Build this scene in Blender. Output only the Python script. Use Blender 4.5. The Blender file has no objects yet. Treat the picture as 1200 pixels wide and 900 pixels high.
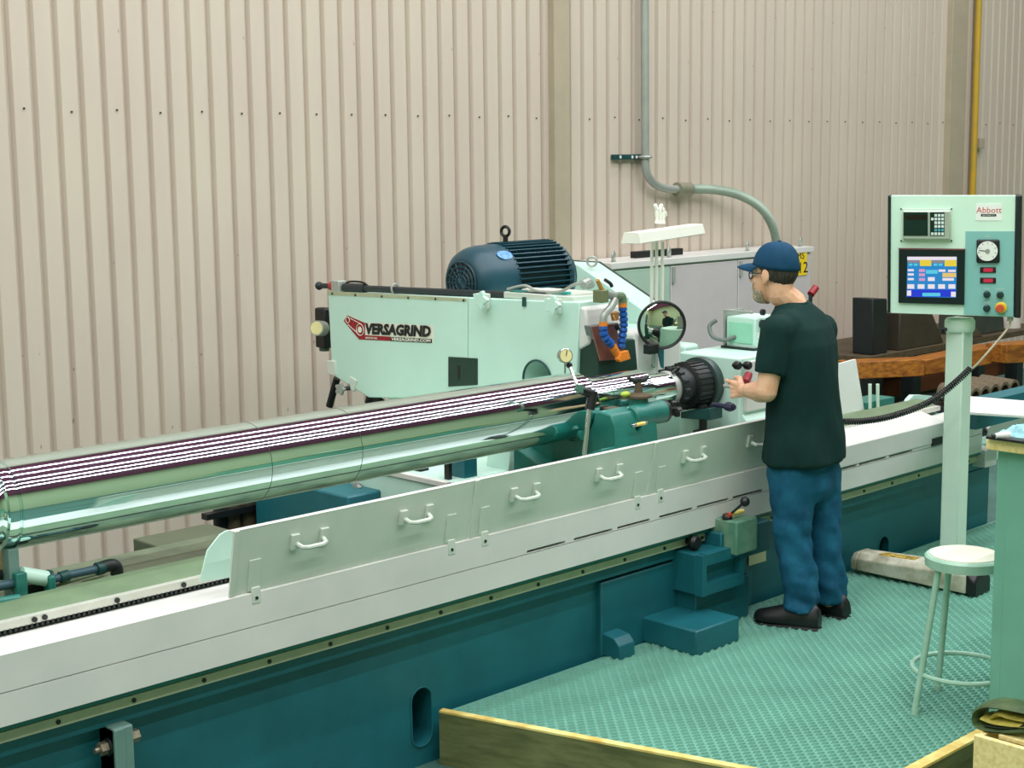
import bpy, bmesh, math, random
from mathutils import Vector, Matrix, noise
random.seed(7)
scene = bpy.context.scene
COL = scene.collection

# ------------------------------------------------------------------ camera
FPX, CAM_H = 1800.0, 2.1
ROLL, PITCH, XV = math.radians(0.63), math.radians(8.4), 2450.0
def cam_axes():
    up = Vector((-math.sin(ROLL)*math.cos(PITCH), math.cos(ROLL)*math.cos(PITCH), math.sin(PITCH))).normalized()
    a = (XV-600)/FPX
    b = (up.z - a*up.x)/up.y
    X = Vector((a, b, -1)).normalized()
    return Matrix((X, up.cross(X), up))
RC = cam_axes()
CC = Vector((0, 0, CAM_H))
cam_data = bpy.data.cameras.new('camera')
cam_data.sensor_width = 36.0
cam_data.lens = FPX/1200*36.0
cam_data.clip_end = 200
cam = bpy.data.objects.new('camera', cam_data)
COL.objects.link(cam)
cam.matrix_world = Matrix.Translation(CC) @ RC.to_4x4()
scene.camera = cam

# ------------------------------------------------------------------ view, world, lights
vs = scene.view_settings
vs.view_transform = 'Standard'
vs.look = 'None'
vs.gamma = 1
vs.use_curve_mapping = False
vs.exposure = -0.1
world = bpy.data.worlds.new('hall_air'); scene.world = world
world.use_nodes = True
world.node_tree.nodes['Background'].inputs[0].default_value = (0.75, 0.9, 0.85, 1)
world.node_tree.nodes['Background'].inputs[1].default_value = 0.0

CEIL = 7.4
STRIPS = [(-0.7, 470, 0.13), (0.9, 420, 0.08), (2.4, 340, 0.15), (4.2, 330, 0.10), (6.0, 360, 0.13)]
# rows of tube lamps under the hall ceiling, above the frame: the roll mirrors them as long bright stripes
for si, (sy, pw, sw) in enumerate(STRIPS):
    ld = bpy.data.lights.new('ceiling_strip_%d_offscreen' % (si+1), 'AREA')
    ld.shape = 'RECTANGLE'; ld.size = 20; ld.size_y = sw
    ld.energy = pw*1.15; ld.color = (0.96, 0.99, 1.0)
    lo = bpy.data.objects.new(ld.name, ld); COL.objects.link(lo)
    lo.location = (4.6, sy, CEIL-0.12)

# ------------------------------------------------------------------ pixel -> place (a pixel gives a ray, the plane gives the distance)
def ray(u, v):
    return RC @ Vector(((u-600)/FPX, -(v-450)/FPX, -1))
def PX(u, v, x): d = ray(u, v); return CC + d*((x-CC.x)/d.x)
def PY(u, v, y): d = ray(u, v); return CC + d*((y-CC.y)/d.y)
def PZ(u, v, z): d = ray(u, v); return CC + d*((z-CC.z)/d.z)
def PP(u, v, p, n):
    d = ray(u, v); n = Vector(n); return CC + d*((Vector(p)-CC).dot(n)/d.dot(n))

# ------------------------------------------------------------------ mesh builder
def basis(axis):
    w = Vector(axis).normalized()
    t = Vector((0, 0, 1)) if abs(w.z) < 0.9 else Vector((1, 0, 0))
    a = t.cross(w).normalized(); b = w.cross(a)
    return a, b, w
class MB:
    def __init__(s): s.v = []; s.f = []
    def add(s, vs, fs):
        o = len(s.v); s.v += [Vector(p) for p in vs]; s.f += [tuple(i+o for i in q) for q in fs]; return s
    def box(s, c, d, rot=None):
        h = [x/2 for x in d]; c = Vector(c)
        vs = [Vector((x*h[0], y*h[1], z*h[2])) for x in (-1, 1) for y in (-1, 1) for z in (-1, 1)]
        if rot is not None: vs = [rot @ p for p in vs]
        return s.add([p+c for p in vs], [(0,1,3,2),(4,6,7,5),(0,4,5,1),(2,3,7,6),(0,2,6,4),(1,5,7,3)])
    def bb(s, a, b):
        return s.box([(p+q)/2 for p, q in zip(a, b)], [abs(q-p) for p, q in zip(a, b)])
    def prism(s, poly, axis, a, b):
        def mk(p, t): return {'x': (t, p[0], p[1]), 'y': (p[0], t, p[1]), 'z': (p[0], p[1], t)}[axis]
        n = len(poly)
        return s.add([mk(p, a) for p in poly]+[mk(p, b) for p in poly],
                     [tuple(range(n-1, -1, -1)), tuple(range(n, 2*n))]+[(i, (i+1) % n, n+(i+1) % n, n+i) for i in range(n)])
    def slab(s, pts, off):
        off = Vector(off); n = len(pts)
        return s.add([Vector(p) for p in pts]+[Vector(p)+off for p in pts],
                     [tuple(range(n-1, -1, -1)), tuple(range(n, 2*n))]+[(i, (i+1) % n, n+(i+1) % n, n+i) for i in range(n)])
    def rings(s, rr, caps=True, closed=True):
        n = len(rr[0]); o = len(s.v)
        for r in rr: s.v += [Vector(p) for p in r]
        for k in range(len(rr)-1):
            for i in range(n if closed else n-1):
                j = (i+1) % n
                s.f.append((o+k*n+i, o+k*n+j, o+(k+1)*n+j, o+(k+1)*n+i))
        if caps:
            s.f.append(tuple(o+i for i in range(n-1, -1, -1)))
            e = o+(len(rr)-1)*n
            s.f.append(tuple(e+i for i in range(n)))
        return s
    def cyl(s, p0, p1, r0, r1=None, n=16):
        if r1 is None: r1 = r0
        p0 = Vector(p0); p1 = Vector(p1)
        a, b, w = basis(p1-p0)
        return s.rings([[p+(a*math.cos(t)+b*math.sin(t))*r for t in [2*math.pi*i/n for i in range(n)]] for p, r in ((p0, r0), (p1, r1))])
    def lathe(s, prof, o, axis, n=24, caps=True):
        a, b, w = basis(axis); o = Vector(o)
        return s.rings([[o+w*t+(a*math.cos(q)+b*math.sin(q))*max(r, 1e-4) for q in [2*math.pi*i/n for i in range(n)]] for t, r in prof], caps)
    def tube(s, pts, r, n=10, caps=True):
        pts = [Vector(p) for p in pts]
        rr = []; a = None
        for i, p in enumerate(pts):
            d = (pts[min(i+1, len(pts)-1)]-pts[max(i-1, 0)]).normalized()
            if a is None: a, b, _ = basis(d)
            else:
                a = (a-d*a.dot(d)).normalized(); b = d.cross(a)
            q = r[i] if isinstance(r, (list, tuple)) else r
            rr.append([p+(a*math.cos(t)+b*math.sin(t))*q for t in [2*math.pi*k/n for k in range(n)]])
        return s.rings(rr, caps)
    def sph(s, c, r, sc=(1, 1, 1), n=16, rot=None):
        c = Vector(c); rr = []; m = max(n//2, 4)
        for k in range(m+1):
            th = math.pi*(k+0.02*(k == 0)-0.02*(k == m))/m
            ring = []
            for i in range(n):
                q = 2*math.pi*i/n
                p = Vector((math.sin(th)*math.cos(q)*sc[0], math.sin(th)*math.sin(q)*sc[1], -math.cos(th)*sc[2]))*r
                if rot is not None: p = rot @ p
                ring.append(c+p)
            rr.append(ring)
        return s.rings(rr)
    def torus(s, c, axis, R, r, n=24, m=8, arc=2*math.pi, start=0):
        a, b, w = basis(axis); c = Vector(c)
        full = abs(arc-2*math.pi) < 1e-6
        rr = []
        for i in range(n+1):
            q = start+arc*i/n
            d = a*math.cos(q)+b*math.sin(q)
            rr.append([c+d*(R+r*math.cos(t))+w*(r*math.sin(t)) for t in [2*math.pi*k/m for k in range(m)]])
        return s.rings(rr, not full)
    def mesh(s, name, smooth=35, xf=None):
        me = bpy.data.meshes.new(name)
        vs = s.v if xf is None else [xf @ p for p in s.v]
        me.from_pydata([tuple(p) for p in vs], [], s.f)
        bm = bmesh.new(); bm.from_mesh(me)
        bmesh.ops.recalc_face_normals(bm, faces=bm.faces)
        bm.to_mesh(me); bm.free()
        if smooth:
            me.polygons.foreach_set('use_smooth', [True]*len(me.polygons))
            me.set_sharp_from_angle(angle=math.radians(smooth))
        me.update()
        return me
def smoothpath(pts, k=8):
    pts = [Vector(p) for p in pts]; out = []
    for i in range(len(pts)-1):
        p0 = pts[max(i-1, 0)]; p1 = pts[i]; p2 = pts[i+1]; p3 = pts[min(i+2, len(pts)-1)]
        for j in range(k):
            t = j/k
            out.append(0.5*((2*p1)+(p2-p0)*t+(2*p0-5*p1+4*p2-p3)*t*t+(3*p1-p0-3*p2+p3)*t**3))
    return out+[pts[-1]]

def tag(o, label=None, cat=None, group=None, kind=None):
    if label: o['label'] = label
    if cat: o['category'] = cat
    if group: o['group'] = group
    if kind: o['kind'] = kind
    return o
def thing(name, label, cat, loc=(0, 0, 0), rotz=0, group=None, kind=None):
    o = bpy.data.objects.new(name, None); COL.objects.link(o)
    o.empty_display_size = 0.05
    o.location = loc; o.rotation_euler = (0, 0, rotz)
    o['_m'] = [x for row in (Matrix.Translation(Vector(loc)) @ Matrix.Rotation(rotz, 4, 'Z')) for x in row]
    return tag(o, label, cat, group, kind)
def rootm(o):
    while o.parent: o = o.parent
    if '_m' in o:
        m = list(o['_m']); return Matrix((m[0:4], m[4:8], m[8:12], m[12:16]))
    return Matrix.Identity(4)
def part(parent, name, mb, mat, local=False, bevel=0, smooth=35, label=None, kind=None, seg=2):
    """one mesh object; world coordinates unless local"""
    xf = None
    if parent is not None and not local: xf = rootm(parent).inverted()
    me = mb.mesh(name, smooth, xf)
    me.materials.append(mat)
    o = bpy.data.objects.new(name, me); COL.objects.link(o)
    if parent is not None: o.parent = parent
    if bevel:
        m = o.modifiers.new('bevel', 'BEVEL'); m.width = bevel; m.segments = seg; m.limit_method = 'ANGLE'; m.angle_limit = math.radians(40)
        m.harden_normals = False
    return tag(o, label=label, kind=kind)
def solo(name, mb, mat, label, cat, group=None, bevel=0, smooth=35, kind=None, loc=None):
    loc = Vector(loc) if loc is not None else sum(mb.v, Vector())/len(mb.v)
    o = part(None, name, MB().add([p-loc for p in mb.v], mb.f), mat, True, bevel, smooth)
    o.location = loc
    return tag(o, label, cat, group, kind)
def share(src, parent, loc, rot=None):
    c = src.copy(); COL.objects.link(c); c.parent = parent; c.location = loc
    if rot is not None: c.rotation_euler = rot
    return c
def bake(o):
    dg = bpy.context.evaluated_depsgraph_get()
    me = bpy.data.meshes.new_from_object(o.evaluated_get(dg))
    o.modifiers.clear(); o.data = me
    return me
def textmesh(parent, name, body, mtx, size, mat, shear=0, bold=0, ext=0.0006, xs=1.0, align='LEFT'):
    cu = bpy.data.curves.new(name, 'FONT')
    cu.body = body; cu.size = size; cu.shear = shear; cu.offset = bold; cu.extrude = ext; cu.align_x = align
    cu.resolution_u = 2
    t = bpy.data.objects.new(name, cu); COL.objects.link(t)
    dg = bpy.context.evaluated_depsgraph_get()
    me = bpy.data.meshes.new_from_object(t.evaluated_get(dg))
    bpy.data.objects.remove(t)
    m = mtx @ Matrix.Diagonal((xs, 1, 1, 1))
    me.transform(rootm(parent).inverted() @ m)
    me.materials.clear(); me.materials.append(mat)
    o = bpy.data.objects.new(name, me); COL.objects.link(o); o.parent = parent
    return o
def frame(o, x, y):
    x = Vector(x).normalized(); z = x.cross(Vector(y)).normalized(); y = z.cross(x)
    m = Matrix((x, y, z)).transposed().to_4x4(); m.translation = Vector(o)
    return m

# ------------------------------------------------------------------ materials
def lin(c): return tuple(((x/255)/12.92 if x/255 <= 0.04045 else ((x/255+0.055)/1.055)**2.4) for x in c)
MATS = {}
def mat(name, c, rough=0.5, metal=0.0, var=0.12, scale=6.0, bump=0.0, bscale=60.0, c2=None, stretch=(1, 1, 1), emit=0, coat=0, spec=0.5, alpha=1):
    if name in MATS: return MATS[name]
    m = bpy.data.materials.new(name); m.use_nodes = True
    nt = m.node_tree; b = nt.nodes['Principled BSDF']
    col = lin(c)
    other = lin(c2) if c2 else tuple(x*(1-var) for x in col)
    tc = nt.nodes.new('ShaderNodeTexCoord'); mp = nt.nodes.new('ShaderNodeMapping'); mp.inputs['Scale'].default_value = stretch
    nt.links.new(tc.outputs['Object'], mp.inputs[0])
    nz = nt.nodes.new('ShaderNodeTexNoise'); nz.inputs['Scale'].default_value = scale; nz.inputs['Detail'].default_value = 5; nz.inputs['Roughness'].default_value = 0.6
    nt.links.new(mp.outputs[0], nz.inputs['Vector'])
    cr = nt.nodes.new('ShaderNodeValToRGB')
    cr.color_ramp.elements[0].position = 0.35; cr.color_ramp.elements[0].color = (*other, 1)
    cr.color_ramp.elements[1].position = 0.62; cr.color_ramp.elements[1].color = (*col, 1)
    nt.links.new(nz.outputs['Fac'], cr.inputs[0]); nt.links.new(cr.outputs[0], b.inputs['Base Color'])
    b.inputs['Roughness'].default_value = rough; b.inputs['Metallic'].default_value = metal
    b.inputs['Specular IOR Level'].default_value = spec
    if coat: b.inputs['Coat Weight'].default_value = coat
    if emit:
        nt.links.new(cr.outputs[0], b.inputs['Emission Color']); b.inputs['Emission Strength'].default_value = emit
    if bump:
        n2 = nt.nodes.new('ShaderNodeTexNoise'); n2.inputs['Scale'].default_value = bscale; n2.inputs['Detail'].default_value = 3
        nt.links.new(mp.outputs[0], n2.inputs['Vector'])
        bp = nt.nodes.new('ShaderNodeBump'); bp.inputs['Strength'].default_value = bump; bp.inputs['Distance'].default_value = 0.01
        nt.links.new(n2.outputs['Fac'], bp.inputs['Height']); nt.links.new(bp.outputs[0], b.inputs['Normal'])
    MATS[name] = m
    return m
M_WALL = mat('painted_siding', (206, 195, 178), 0.45, var=0.06, scale=1.2, stretch=(1, 1, 0.25), c2=(198, 182, 169))
nt = M_WALL.node_tree; bs_ = nt.nodes['Principled BSDF']; src = bs_.inputs['Base Color'].links[0].from_socket
tc_ = nt.nodes.new('ShaderNodeTexCoord'); mp_w = nt.nodes.new('ShaderNodeMapping'); mp_w.inputs['Scale'].default_value = (1, 1, 0.45); nt.links.new(tc_.outputs['Object'], mp_w.inputs[0])
nz_ = nt.nodes.new('ShaderNodeTexNoise'); nz_.inputs['Scale'].default_value = 38; nz_.inputs['Detail'].default_value = 2; nt.links.new(mp_w.outputs[0], nz_.inputs['Vector'])
rp_ = nt.nodes.new('ShaderNodeMapRange'); nt.links.new(nz_.outputs['Fac'], rp_.inputs[0]); rp_.inputs[1].default_value = 0.735; rp_.inputs[2].default_value = 0.78; rp_.inputs[4].default_value = 0.7
mx_ = nt.nodes.new('ShaderNodeMix'); mx_.data_type = 'RGBA'; nt.links.new(rp_.outputs[0], mx_.inputs[0]); nt.links.new(src, mx_.inputs[6]); mx_.inputs[7].default_value = (*lin((110, 84, 62)), 1); nt.links.new(mx_.outputs[2], bs_.inputs['Base Color'])
M_WALLTRIM = mat('siding_trim', (178, 166, 144), 0.5, var=0.08)
M_CEIL = mat('hall_ceiling', (196, 100, 156), 0.8)
M_FAR = mat('hall_paint', (172, 188, 148), 0.8)
M_FLOOR = mat('shop_concrete', (70, 110, 100), 0.6, var=0.3, scale=3)
M_BED = mat('teal_machine_enamel', (26, 102, 112), 0.42, var=0.2, scale=3.5, bump=0.05, bscale=90)
M_TEAL = mat('teal_casting', (32, 116, 104), 0.4, var=0.22, scale=9, bump=0.06)
M_DKTEAL = mat('dark_teal_casting', (16, 70, 68), 0.45, var=0.25, scale=6, bump=0.05)
M_APRON = mat('off_white_sheet', (218, 217, 212), 0.4, var=0.07, scale=2.2, c2=(206, 208, 202))
M_GUARD = mat('pale_green_sheet', (208, 215, 203), 0.42, var=0.08, scale=2.5, c2=(196, 207, 194))
M_MINT = mat('mint_white_enamel', (196, 230, 216), 0.35, var=0.06, scale=2)
M_LINE = mat('dark_seam', (60, 70, 62), 0.7)
M_BLACK = mat('black_plastic', (14, 18, 18), 0.45)
M_DARK = mat('dark_iron', (24, 34, 34), 0.5, var=0.3, scale=12)
M_STEEL = mat('bright_steel', (190, 196, 192), 0.25, 1.0, var=0.1)
M_GALV = mat('galvanised_steel', (172, 178, 170), 0.4, 0.35, var=0.15)
M_SAGE = mat('sage_way', (108, 130, 98), 0.45, var=0.2, scale=8)
M_TAN = mat('tan_strip', (178, 184, 152), 0.5, var=0.15, scale=10)
M_WOOD = mat('pale_timber', (246, 230, 164), 0.6, var=0.2, scale=5, stretch=(1, 12, 12), c2=(228, 204, 130))
M_AMBER = mat('amber_timber', (176, 112, 34), 0.6, scale=4, stretch=(1, 10, 10), c2=(120, 66, 16))
M_MINTWHITE = mat('post_enamel', (206, 230, 212), 0.35, var=0.05)
M_GREENPAINT = mat('green_cabinet_paint', (112, 172, 150), 0.45, var=0.07)
M_BROWNRUST = mat('brown_iron', (86, 74, 52), 0.7, var=0.35, scale=14)

# ------------------------------------------------------------------ hall shell
WY, FZ = 7.8, -0.2
wl = thing('wall_back', None, None, (0, WY, FZ), kind='structure')
wl['label'] = 'beige corrugated metal siding wall behind the grinder'
PITCH_R, NR = 0.140, 6
prof = []
for k in range(NR):
    x0 = k*PITCH_R
    prof += [(x0, 0), (x0+0.094, 0), (x0+0.100, 0.032), (x0+0.122, 0.032), (x0+0.136, 0)]
prof.append((NR*PITCH_R, 0))
mb = MB()
zt = CEIL-FZ
for x, y in prof: mb.v += [Vector((x, y, 0)), Vector((x, y, zt))]
mb.f = [(2*i, 2*i+2, 2*i+3, 2*i+1) for i in range(len(prof)-1)]
pan0 = part(wl, 'wall_panel', mb, M_WALL, True, smooth=20)
x = 0.6
k = 0
while x < 19.5:
    (pan0 if k == 0 else share(pan0, wl, (0, 0, 0))).location = (x, 0, 0)
    x += NR*PITCH_R; k += 1
part(wl, 'backing', MB().bb((-4, 0.03, 0), (22, 0.12, zt)), M_WALL, True)
# siding screws in rows
sc = MB()
for zz in (2.58,):
    for i in range(0, 66):
        xx = 0.6+i*2*PITCH_R+0.05
        sc.box((xx, -0.003, zz+0.008*math.sin(i*3.3)), (0.009, 0.008, 0.009))
part(wl, 'siding_screws', sc, M_DARK, True, kind='stuff', smooth=0)
def wall_trim(name, u0, u1, lab, v=150):
    a = PY(u0, v, WY-0.06); b = PY(u1, v, WY-0.06)
    o = part(None, name, MB().bb((a.x, WY-0.06, FZ), (b.x, WY+0.03, CEIL)), M_WALLTRIM, bevel=0.004)
    tag(o, lab, kind='structure')
wall_trim('trim_1', 650, 668, 'flat beige steel column strip between corrugated wall panels')
wall_trim('trim_2', 1113, 1131, 'flat pale column strip beside the yellow pipe')
tag(part(None, 'floor', MB().bb((-6, -5, FZ-0.1), (22, WY+0.2, FZ)), M_FLOOR), 'teal tinted concrete shop floor', kind='structure')
tag(part(None, 'ceiling', MB().bb((-6, -5, CEIL), (22, WY+0.2, CEIL+0.1)), M_CEIL), 'dark plum hall ceiling', kind='structure')
tag(part(None, 'wall_front', MB().bb((-6, -5.1, FZ), (22, -5, CEIL)), M_FAR), 'plain painted hall wall opposite the siding', kind='structure')
tag(part(None, 'wall_left', MB().bb((-6.1, -5, FZ), (-6, WY, CEIL)), M_FAR), 'plain painted hall end wall', kind='structure')
tag(part(None, 'wall_right', MB().bb((22, -5, FZ), (22.1, WY, CEIL)), M_FAR), 'plain painted hall end wall', kind='structure')
# ------------------------------------------------------------------ operator platform
PF = [(3.75, 4.215), (4.215, 2.64), (9.6, 2.64), (9.6, 4.215)]
pl = thing('operator_platform', 'low timber framed platform with teal studded rubber deck where the man stands', 'platform', (6, 3.4, FZ))
M_MAT = mat('studded_rubber', (104, 160, 142), 0.42, var=0.15, scale=4)
M_OLIVE = mat('olive_plywood', (118, 122, 78), 0.65, scale=4, stretch=(1, 1, 6), c2=(84, 90, 52))
M_RAW = mat('worn_yellow_timber', (236, 220, 140), 0.6, scale=9, c2=(206, 170, 82))
DECK_MB = MB().prism(PF, 'z', -0.06, 0.0)
part(pl, 'deck', DECK_MB, M_MAT, smooth=0)
def lefty(y): return 3.75+(4.215-y)/(4.215-2.64)*0.465
studs = MB()
sx, sy = 0.050, 0.021
j = 0
y = 2.67
while y < 4.19:
    x = lefty(y)+0.05+(j % 2)*sx/2
    while x < 8.3:
        if True:
            o = len(studs.v)
            h = 0.008
            for px_, py_, pz_ in ((-0.018, 0, 0), (0, -0.0075, 0), (0.018, 0, 0), (0, 0.0075, 0), (-0.010, 0, h), (0, -0.0035, h), (0.010, 0, h), (0, 0.0035, h)):
                studs.v.append(Vector((x+px_*0.90+py_*0.44, y-px_*0.44+py_*0.90, pz_)))
            studs.f += [(o+a, o+(a+1) % 4, o+4+(a+1) % 4, o+4+a) for a in range(4)]+[(o+4, o+5, o+6, o+7)]
        x += sx
    y += sy; j += 1
part(pl, 'deck_studs', studs, M_MAT, smooth=0, kind='stuff')
d = Vector((0.465, -1.575, 0)).normalized(); nrm = Vector((-d.y, d.x, 0))*-1
a = Vector((3.75, 4.215, 0)); b = Vector((4.215, 2.64, 0))
nrm = Vector((-0.96, -0.28, 0))
part(pl, 'edge_board', MB().slab([a+Vector((0, 0, FZ)), b+Vector((0, 0, FZ)), b+Vector((0, 0, 0.008)), a+Vector((0, 0, 0.008))], nrm*0.03), M_OLIVE)
part(pl, 'edge_cap', MB().slab([a+Vector((0, 0, 0.008)), b+Vector((0, 0, 0.008)), b+Vector((0, 0, 0.02)), a+Vector((0, 0, 0.018))], nrm*0.032), M_RAW, bevel=0.002)
part(pl, 'edge_board', MB().bb((4.2, 2.60, FZ), (9.6, 2.64, 0.008)), M_OLIVE)
part(pl, 'edge_cap', MB().bb((4.2, 2.598, 0.008), (9.6, 2.642, 0.02)), M_RAW, bevel=0.002)

# ------------------------------------------------------------------ grinder bed
XL, XR = 0.2, 7.95
bed = thing('grinder_bed', 'long teal cast iron bed of the roll grinder along the platform', 'machine bed', (4, 4.6, FZ))
bprof = [(4.255, FZ), (4.255, 0.325), (4.22, 0.335), (4.22, 0.40), (4.20, 0.40), (4.20, 0.44), (4.40, 0.455), (4.40, 0.60), (5.0, 0.60), (5.0, FZ)]
body = part(bed, 'casting', MB().prism(bprof, 'x', XL, XR), M_BED, smooth=0)
def cutout(target, mb):                     # a real opening: the cutter is removed after the cut
    cut = part(None, 'cutter', mb, M_BLACK, smooth=0)
    m = target.modifiers.new('cut', 'BOOLEAN'); m.object = cut; m.operation = 'DIFFERENCE'; m.solver = 'EXACT'
    if target.parent: cut.matrix_world = Matrix.Identity(4)
    bpy.context.view_layer.update(); bake(target); bpy.data.objects.remove(cut)
def ovalcut(target, u, v, w, h, yy=4.255, depth=0.62):
    c = PY(u, v, yy)
    poly = []
    for k in range(24):
        t = 2*math.pi*k/24
        poly.append((c.x+w/2*math.cos(t), c.z+(h/2-w/2)*(1 if math.sin(t) > 0 else -1)+w/2*math.sin(t)))
    cut = part(None, 'cutter', MB().prism(poly, 'y', yy-0.2, yy+depth), M_BLACK)
    m = target.modifiers.new('slot', 'BOOLEAN'); m.object = cut; m.operation = 'DIFFERENCE'; m.solver = 'EXACT'
    bpy.context.view_layer.update()
    bake(target)
    bpy.data.objects.remove(cut)
    return c, poly
bpy.context.view_layer.update()
for (u, v, w, h) in ((494, 840, 0.105, 0.235), (1035, 650, 0.10, 0.20)):
    c, poly = ovalcut(body, u, v, w, h)
    part(bed, 'slot_rim', MB().tube([(p[0], 4.254, p[1]) for p in poly]+[(poly[0][0], 4.254, poly[0][1])], 0.004, 6), M_BED)
    part(bed, 'slot_back', MB().bb((c.x-w/2-0.02, 4.86, c.z-h/2-0.02), (c.x+w/2+0.02, 4.89, c.z+h/2+0.02)), M_BED)
xr = PY(706, 720, 4.22).x
part(bed, 'bed_panel', MB().bb((xr, 4.225, FZ), (5.72, 4.30, 0.32)), M_BED, bevel=0.008)
part(bed, 'bed_panel', MB().bb((6.05, 4.232, FZ), (6.25, 4.30, 0.32)), M_BED, bevel=0.008)
part(bed, 'bed_panel', MB().bb((PY(1125, 600, 4.24).x, 4.225, FZ), (XR+0.01, 4.30, 0.33)), M_BED, bevel=0.008)
part(bed, 'edge_trim', MB().bb((XL, 4.172, 0.432), (XR, 4.26, 0.455)), M_TEAL, bevel=0.003)
part(bed, 'wear_strip', MB().bb((XL, 4.192, 0.388), (XR, 4.21, 0.423)), M_TAN, bevel=0.002)
scr = None
x = XL+0.12
while x < XR-0.05:
    m_ = MB().cyl((0, 0, 0), (0, -0.004, 0), 0.008, n=8)
    if scr is None: scr = part(bed, 'screw', m_, M_DARK, True); o = scr
    else: o = share(scr, bed, (0, 0, 0))
    o.location = Vector((x, 4.192, 0.406))-bed.location
    x += 0.262
# levelling lug at lower left
pA = PY(143, 862, 4.15)
lug = part(bed, 'levelling_lug', MB().bb((pA.x-0.02, 4.165, FZ), (pA.x+0.05, 4.26, pA.z+0.02)), mat('grey_teal_casting', (104, 138, 130), 0.5, var=0.15), bevel=0.006)
part(bed, 'lug_plate', MB().bb((pA.x-0.02, 4.160, FZ), (pA.x+0.015, 4.26, pA.z+0.018)), MATS['grey_teal_casting'], bevel=0.004)
M_BOLT = mat('worn_bolt', (160, 150, 130), 0.4, 0.6, var=0.4, scale=30)
zb = pA.z-0.045
part(bed, 'bolt', MB().cyl((pA.x-0.07, 4.20, zb), (pA.x+0.08, 4.20, zb), 0.010), M_BOLT)
part(bed, 'nut', MB().cyl((pA.x-0.054, 4.20, zb), (pA.x-0.028, 4.20, zb), 0.022, n=6), M_BOLT)
part(bed, 'washer', MB().cyl((pA.x-0.027, 4.20, zb), (pA.x-0.02, 4.20, zb), 0.029, n=20), M_DARK)
part(bed, 'nut', MB().cyl((pA.x+0.05, 4.19, zb+0.015), (pA.x+0.078, 4.19, zb+0.015), 0.022, n=6), M_BOLT)
# foot step casting
A = PZ(816, 770, 0); Bx = PZ(869, 752, 0).x
hz = PX(816, 740, A.x).z
part(bed, 'foot_step', MB().bb((A.x, A.y, 0.0), (Bx, 4.23, hz)), M_BED, bevel=0.008)
g = PZ(745, 757, 0)
part(bed, 'gusset', MB().prism([(4.23, 0), (4.13, 0), (4.13, 0.06), (4.16, 0.09), (4.23, 0.10)], 'x', A.x-0.26, A.x-0.16), M_BED, bevel=0.005)
# valve block with lever
vA = PY(823, 700, 4.06)
zt_ = PX(823, 652, vA.x).z
part(bed, 'valve_body', MB().bb((vA.x, 4.095, vA.z), (vA.x+0.30, 4.24, zt_)), M_BED, bevel=0.006)
part(bed, 'valve_pocket', MB().bb((vA.x, 4.06, vA.z), (vA.x+0.03, 4.10, zt_)).bb((vA.x+0.27, 4.06, vA.z), (vA.x+0.30, 4.10, zt_)).bb((vA.x+0.02, 4.061, vA.z), (vA.x+0.28, 4.10, vA.z+0.05)).bb((vA.x+0.02, 4.061, zt_-0.05), (vA.x+0.28, 4.10, zt_)), M_BED)
part(bed, 'valve_base', MB().bb((vA.x+0.03, 4.12, 0.0), (vA.x+0.42, 4.24, vA.z+0.01)), M_BED, bevel=0.006)
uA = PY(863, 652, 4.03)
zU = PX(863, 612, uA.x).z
ub = part(bed, 'lever_box', MB().bb((uA.x, 4.03, uA.z), (uA.x+0.155, 4.24, zU)), mat('pale_green_casting', (118, 150, 124), 0.45, c2=(80, 130, 108), scale=10), bevel=0.008)  # box in a paler, mottled green than the bed enamel
part(bed, 'lever_box_arm', MB().bb((uA.x-0.02, 4.10, uA.z-0.05), (uA.x+0.35, 4.24, zU-0.06)), M_BED, bevel=0.006)
kp = PY(820, 637, 4.12)
part(bed, 'knob', MB().lathe([(0, 0.012), (0.05, 0.014), (0.055, 0.03), (0.075, 0.034), (0.09, 0.026)], (kp.x, 4.22, kp.z), (0, -1, 0), 18), M_BLACK)
l0 = PY(852, 606, 4.10); l1 = PY(873, 588, 4.02)
lv = part(bed, 'lever', MB().tube([l0, l1], 0.006), M_DARK)
part(lv, 'lever_ball', MB().sph(l1, 0.022), M_BLACK)
part(lv, 'lever_hub', MB().sph(l0, 0.024, (1, 1, 0.8)), M_DARK)
part(bed, 'lever_pedestal', MB().cyl((l0.x, l0.y, zU-0.02), (l0.x, l0.y, l0.z), 0.018), M_DARK)
# placard
M_PAPER = mat('cream_placard', (222, 224, 176), 0.6, var=0.06)
q = [PY(u, v, 4.222) for u, v in ((884, 636), (897, 632), (897, 657), (877, 663), (877, 648), (884, 646))]
pc = part(bed, 'placard', MB().slab(q, (0, -0.004, 0)), M_PAPER, smooth=0)
part(bed, 'rear_way', MB().bb((XL, 4.9, 0.55), (XR-0.2, 5.0, 0.62)), M_SAGE, bevel=0.005)
cr = solo('chalk_stick', MB().cyl(PY(850, 612, 4.05)+Vector((0, 0, 0)), PY(868, 606.5, 4.05), 0.011), mat('yellow_wax', (226, 204, 110), 0.6), 'yellow wax crayon with red end resting on the lever box', 'crayon')
bpy.context.view_layer.update()
cr.location.z = zU+0.011-min(v.co.z for v in cr.data.vertices)-0.001
cr.location.y = 4.085; cr.location.x = uA.x+0.06
cap = MB().cyl((-0.05, 0, 0), (-0.036, 0, 0), 0.0115)
dd = (Vector(PY(868, 606.5, 4.05))-Vector(PY(850, 612, 4.05)))
cap = MB().cyl(-dd*0.5, -dd*0.32, 0.0118)
part(cr, 'red_end', cap, mat('red_wax', (200, 60, 50), 0.5), True)

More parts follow.
